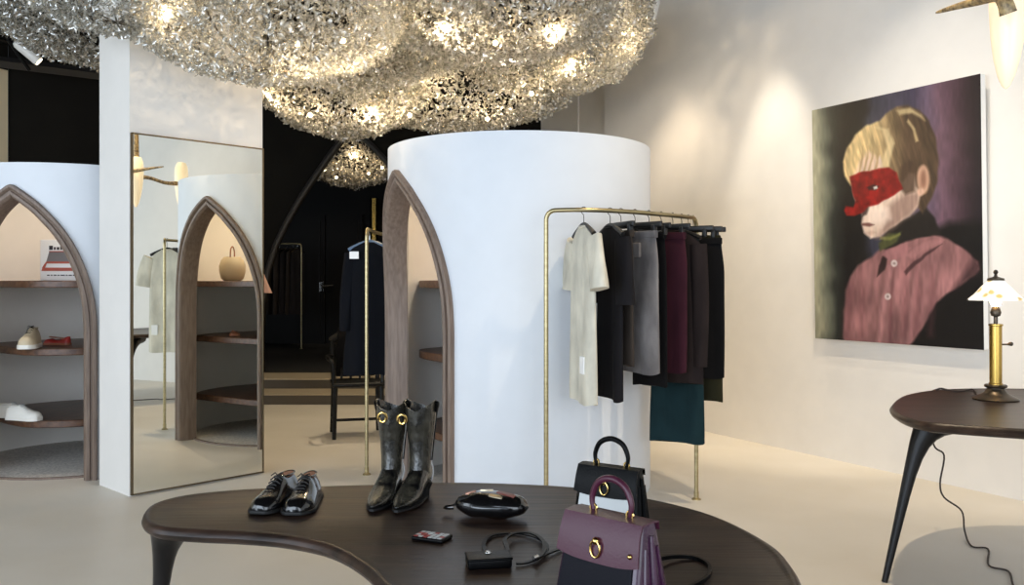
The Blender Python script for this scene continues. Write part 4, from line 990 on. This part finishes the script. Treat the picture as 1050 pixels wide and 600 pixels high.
def sd(poly, X, Y):
    d = np.full(X.shape, 1e9); ins = np.zeros(X.shape, bool); n = len(poly)
    for i in range(n):
        x1, y1 = poly[i]; x2, y2 = poly[(i+1) % n]; ex, ey = x2-x1, y2-y1
        t = np.clip(((X-x1)*ex+(Y-y1)*ey)/(ex*ex+ey*ey+1e-9), 0, 1); d = np.minimum(d, np.hypot(X-x1-t*ex, Y-y1-t*ey))
        c = ((y1 > Y) != (y2 > Y)) & (X < (x2-x1)*(Y-y1)/(y2-y1+1e-12)+x1); ins ^= c
    return np.where(ins, d, -d)
def fill(poly, c, soft=1.2, k=1.0, X=None, Y=None):
    a = np.clip(sd(poly, nX if X is None else X, nY if Y is None else Y)/soft*.5+.5, 0, 1)*k
    cc_ = np.array(c, float) if not callable(c) else c()
    img[:] = img*(1-a[..., None])+cc_*a[..., None]
def ell(cx_, cy_, rx, ry, c, soft=1.0, k=1.0):
    fill([(cx_+rx*math.cos(t), cy_+ry*math.sin(t)) for t in np.linspace(0, 2*math.pi, 24, endpoint=False)], c, soft, k, PX, PY)
fill([(950, 240), (975, 228), (1012, 226), (1012, 362), (925, 362), (938, 330)], (16, 13, 13), 5)
def shirt():
    b_ = np.array((140, 98, 98.))[None, None]*(0.84+.3*vnoise(PX*1.0+PY*.12, PY*.12, 5, 9))[..., None]*(0.85+.3*vnoise(PX, PY, 22, 10))[..., None]
    return b_
fill([(865, 352), (866, 318), (868, 298), (873, 283), (882, 271), (900, 259), (914, 250), (938, 244), (957, 240), (974, 245), (992, 256), (1004, 268), (1006, 276), (992, 289), (974, 300), (962, 310), (954, 322), (948, 334), (938, 348), (926, 362), (865, 362)], shirt, 1.6)
fill([(866, 352), (866, 318), (869, 298), (874, 285), (877, 300), (872, 352)], (110, 70, 74), 4, .6)
fill([(1000, 262), (1008, 272), (1004, 282), (976, 300), (990, 280)], (40, 24, 26), 4, .7)
# jaw, neck, face
fill([(905, 246), (914, 232), (935, 222), (952, 212), (960, 224), (966, 240), (948, 243), (930, 248), (912, 257), (903, 254)], (30, 26, 24), 1.4)
fill([(902, 250), (912, 240), (926, 238), (922, 247), (910, 255), (904, 258)], (74, 76, 44), 1.4)
fill([(903, 246), (914, 246), (925, 241), (924, 239), (914, 243), (904, 243)], (128, 128, 70), 1, .8)
skin = (216, 192, 174)
fill([(874, 185), (876, 165), (888, 148), (908, 146), (930, 170), (950, 172), (954, 188), (947, 208), (934, 222), (918, 232), (904, 243), (894, 245), (888, 238), (885, 229), (886, 222), (884, 215), (879, 208)], skin, 1.2)
fill([(912, 212), (930, 198), (946, 196), (946, 210), (934, 222), (918, 233), (905, 243), (900, 244), (908, 228)], (150, 120, 108), 4, .8)
fill([(889, 212), (899, 211), (912, 214), (914, 224), (904, 232), (894, 228)], (244, 222, 206), 4, .9)
fill([(884, 212), (893, 211), (890, 220), (886, 222)], (60, 46, 44), 1.2, .9)
fill([(885, 229), (893, 228), (898, 230), (893, 232), (886, 231)], (96, 56, 52), 1, .9)
fill([(888, 238), (896, 236), (900, 239), (893, 242)], (190, 158, 142), 1.5, .8)
# hair
def hair():
    n_ = .6*vnoise(PX*1.0-PY*.35, PY*.12, 3.0, 21)+.4*vnoise(PX-PY*.3, PY*.1, 1.3, 23); n2 = vnoise(PX-PY*.2, PY*.1, 7, 22)
    dark = np.clip((PX-900)/36+.1, 0, 1)[..., None]
    light = np.array((196, 170, 122.)); dk_ = np.array((74, 58, 44.))
    b_ = light*(1-dark)+dk_*dark
    return b_*(0.68+.5*n_+.25*n2)[..., None]
fill([(869, 180), (867, 166), (871, 152), (880, 139), (892, 128), (905, 124), (912, 117), (922, 110), (934, 108), (946, 113), (956, 124), (963, 142), (965, 165), (963, 188), (956, 206), (948, 219), (944, 212), (946, 200), (941, 190), (940, 178), (934, 178), (928, 186), (922, 184), (916, 175), (908, 172), (905, 160), (899, 166), (893, 162), (887, 172), (880, 180), (874, 190)], hair, 1.3)
fill([(878, 178), (884, 166), (893, 155), (900, 160), (906, 172), (902, 178), (888, 180)], (226, 196, 172), 2, .85)
for x0_ in (882, 887, 892, 898): fill([(x0_, 180), (x0_+4, 160), (x0_+6, 150), (x0_+5.4, 162), (x0_+2, 180)], (170, 138, 96), .9, .8)
fill([(905, 172), (912, 150), (908, 134), (899, 130), (914, 132), (920, 148), (914, 172)], (222, 200, 154), 1.5, .7)
fill([(922, 114), (936, 110), (948, 118), (952, 124), (938, 116), (926, 118)], (196, 176, 132), 1.5, .8)
fill([(934, 122), (942, 132), (945, 145), (942, 146), (939, 134), (933, 125)], (190, 168, 124), 1, .8)
fill([(872, 176), (871, 162), (878, 148), (890, 136), (884, 150), (876, 166), (876, 180)], (204, 178, 128), 1.5, .7)
fill([(926, 172), (935, 164), (943, 168), (941, 182), (940, 196), (930, 200), (923, 190)], (72, 54, 42), 2, .85)
ell(949, 184, 6.5, 15, (188, 150, 126), 1.5); ell(949, 184, 3.2, 9, (140, 98, 80), 2, .8); ell(946, 197, 3.5, 4, (206, 168, 146), 1.2)
# mask
def red():
    return np.array((128, 20, 18.))*(0.7+.4*vnoise(PX+PY*.3, PY-PX*.2, 6, 31)+.2*vnoise(PX, PY, 2.3, 32))[..., None]
fill([(874, 181), (882, 177), (895, 176), (903, 173), (914, 172), (922, 177), (925, 186), (928, 193), (919, 200), (908, 205), (902, 210), (892, 212), (886, 218), (878, 221), (870, 221), (867, 216), (869, 211), (877, 212), (879, 206), (876, 196)], red, 1)
fill([(891, 192), (897, 189), (904, 191), (900, 195), (893, 195)], (60, 30, 30), 1); fill([(897, 192), (901, 190.5), (902, 193.5), (898, 194.5)], (200, 196, 190), .8)
fill([(886, 178), (891, 190), (888, 205), (885, 205), (886, 192), (882, 180)], (110, 18, 18), 2, .55)
fill([(912, 174), (908, 190), (912, 202), (915, 200), (912, 188), (916, 176)], (116, 20, 20), 2, .5)
# collar and buttons
fill([(900, 284), (902, 272), (907, 262), (911, 266), (908, 276)], (36, 24, 24), 1, .9)
fill([(906, 262), (916, 268), (930, 262), (936, 254), (925, 250), (912, 256)], (158, 108, 110), 1.2, .8)
fill([(930, 282), (940, 272), (958, 258), (968, 250), (956, 256), (938, 268), (928, 278)], (58, 36, 38), 1, .8)
fill([(936, 266), (948, 258), (964, 250), (970, 246), (956, 246), (940, 254), (930, 262)], (174, 122, 122), 1.5, .6)
fill([(915, 272), (913, 290), (909, 310), (903, 352), (899, 352), (905, 310), (910, 288), (912, 272)], (176, 126, 126), 2, .7)
fill([(918, 276), (916, 300), (914, 352), (911, 352), (913, 310), (915, 290)], (104, 62, 66), 1.6, .6)
for kx in (884, 928, 941, 956): fill([(kx, 275), (kx+4, 300), (kx+1, 345), (kx-4, 345), (kx-1, 300)], (112, 68, 72), 4, .45)
ell(918, 270, 3.4, 3.6, (206, 190, 186), .8); ell(911, 304, 3.2, 3.4, (206, 190, 186), .8); ell(918, 270, 1.3, 1.3, (140, 120, 118), .8); ell(911, 304, 1.3, 1.3, (140, 120, 118), .8)
img *= (0.92+.16*vnoise(PX*1.0, PY*.25, 2.2, 41))[..., None]
img = np.clip(img, 0, 255)/255.0; linimg = np.where(img <= .04045, img/12.92, ((img+.055)/1.055)**2.4)
vx = -WP/2+WP*U; vz = HP*V
vs = np.stack([vx, np.full_like(vx, -TH-.002), vz], -1).reshape(-1, 3)
idx = np.arange(NX*NY).reshape(NY, NX); fs = np.stack([idx[:-1, :-1], idx[:-1, 1:], idx[1:, 1:], idx[1:, :-1]], -1).reshape(-1, 4)
me = bpy.data.meshes.new('painted_surface'); me.from_pydata(vs.tolist(), [], fs.tolist())
ca = me.color_attributes.new('paint', 'FLOAT_COLOR', 'POINT'); ca.data.foreach_set('color', np.concatenate([linimg.reshape(-1, 3), np.ones((NX*NY, 1))], 1).astype(np.float32).ravel())
m = mat('oil_paint', (128, 128, 128), .42, spec=.4); nt = m.node_tree; at_ = nt.nodes.new('ShaderNodeAttribute'); at_.attribute_name = 'paint'
nt.links.new(at_.outputs['Color'], nt.nodes['Principled BSDF'].inputs['Base Color']); me.materials.append(m)
o = bpy.data.objects.new('painted_surface', me); col.objects.link(o); o.parent = paint
paint.rotation_euler = (R(1.2), 0, math.atan2(ux.y, ux.x))   # hangs leaning a little off the wall at the top

# ------------------------------------------------------------------ light
w = bpy.data.worlds.new('daylight'); sc.world = w; w.use_nodes = True
w.node_tree.nodes['Background'].inputs[0].default_value = (.72, .84, 1, 1); w.node_tree.nodes['Background'].inputs[1].default_value = 1.2
def area(name, loc_, tgt, sx, sy, e, c):
    l = bpy.data.lights.new(name, 'AREA'); l.shape = 'RECTANGLE'; l.size = sx; l.size_y = sy; l.energy = e; l.color = c
    o = bpy.data.objects.new(name, l); o.location = loc_; o.rotation_euler = (Vector(tgt)-Vector(loc_)).to_track_quat('-Z', 'Y').to_euler(); col.objects.link(o); return o
area('shop_window_daylight', (-3.4, -2.6, 1.75), (-.8, 6, 1.0), 5.5, 3.3, 270, (.76, .87, 1))
area('shop_window_daylight', (3.2, -2.6, 2.1), (1.5, 6, 1.2), 4.0, 3.4, 120, (.86, .93, 1))
area('side_window_daylight', (-6.6, 1.2, 2.1), (-2, 5.2, 1.3), 4.5, 3.2, 170, (.76, .87, 1))
def spotl(name, loc_, tgt, e, c, deg, blend=.6, r=.04):
    l = bpy.data.lights.new(name, 'SPOT'); l.energy = e; l.color = c; l.spot_size = R(deg); l.spot_blend = blend; l.shadow_soft_size = r
    o = bpy.data.objects.new(name, l); o.location = loc_; o.rotation_euler = (Vector(tgt)-Vector(loc_)).to_track_quat('-Z', 'Y').to_euler(); col.objects.link(o); return o
warm = (1, .84, .62)
spotl('ceiling_or_fill_spot', tuple(wallp(795)+wn*.65+Vector((0, 0, 4.1))), tuple(wallp(800)+Vector((0, 0, 1.0))), 210, (1, .88, .7), 38, .7)
spotl('ceiling_or_fill_spot', (1.9, 4.6, 4.1), tuple(wallp(930)+Vector((0, 0, 1.5))), 110, (1, .9, .76), 60, .8)
spotl('ceiling_or_fill_spot', tuple(wallp(700)+wn*.9+Vector((0, 0, 4.1))), tuple(wallp(705)+Vector((0, 0, .8))), 190, (1, .8, .56), 52, .9)
spotl('ceiling_or_fill_spot', (1.6, 3.8, 4.15), (1.7, 5.2, 0), 260, (1, .82, .58), 85, .8)
spotl('ceiling_or_fill_spot', (-1.2, 8.9, 4.1), (-1.3, 9.1, 0), 170, (1, .84, .6), 90, .9)
spotl('ceiling_or_fill_spot', (2.2, 3.0, 4.1), (3.5, 4.3, 1.6), 60, (1, .84, .6), 70, .9)  # added spot without fixture, warms the wall near the horn lamp
spotl('ceiling_or_fill_spot', (-1.0, 8.7, 4.1), (-1.1, 7.4, 0), 60, (1, .84, .6), 60, .9)
spotl('cabin_fill_spot', (-3.2, 6.3, 2.75), (-3.22, 6.75, 1.3), 60, (1, .86, .72), 95, .8, .08)  # added fill without fixture, brightens the left cabin's interior from above
spotl('cabin_fill_spot', (-.02, 5.7, 2.75), (.12, 5.8, 1.3), 60, (1, .86, .72), 95, .8, .08)  # same added fill over the second cabin
spotl('ceiling_or_fill_spot', (-2.6, 12.6, 4.1), (-3.6, 14.4, 1.2), 110, (1, .84, .66), 60, .8)  # added spot without fixture, lifts the dark blouses on the back rail
lamp_light('table_lamp_light', (lx, ly, ZD+.44), 2, (1, .8, .55), .02)

# ------------------------------------------------------------------ camera
cd = bpy.data.cameras.new('camera'); cam = bpy.data.objects.new('camera', cd); col.objects.link(cam)
cam.location = (0, 0, CZ); cam.rotation_euler = (R(90), 0, 0)
cd.sensor_width = 36; cd.lens = 36*F/1050; cd.shift_y = -10/1050; cd.clip_start = .05
sc.camera = cam
sc.view_settings.view_transform = 'Standard'; sc.view_settings.look = 'None'; sc.view_settings.gamma = 1; sc.view_settings.use_curve_mapping = False
sc.view_settings.exposure = 0.0
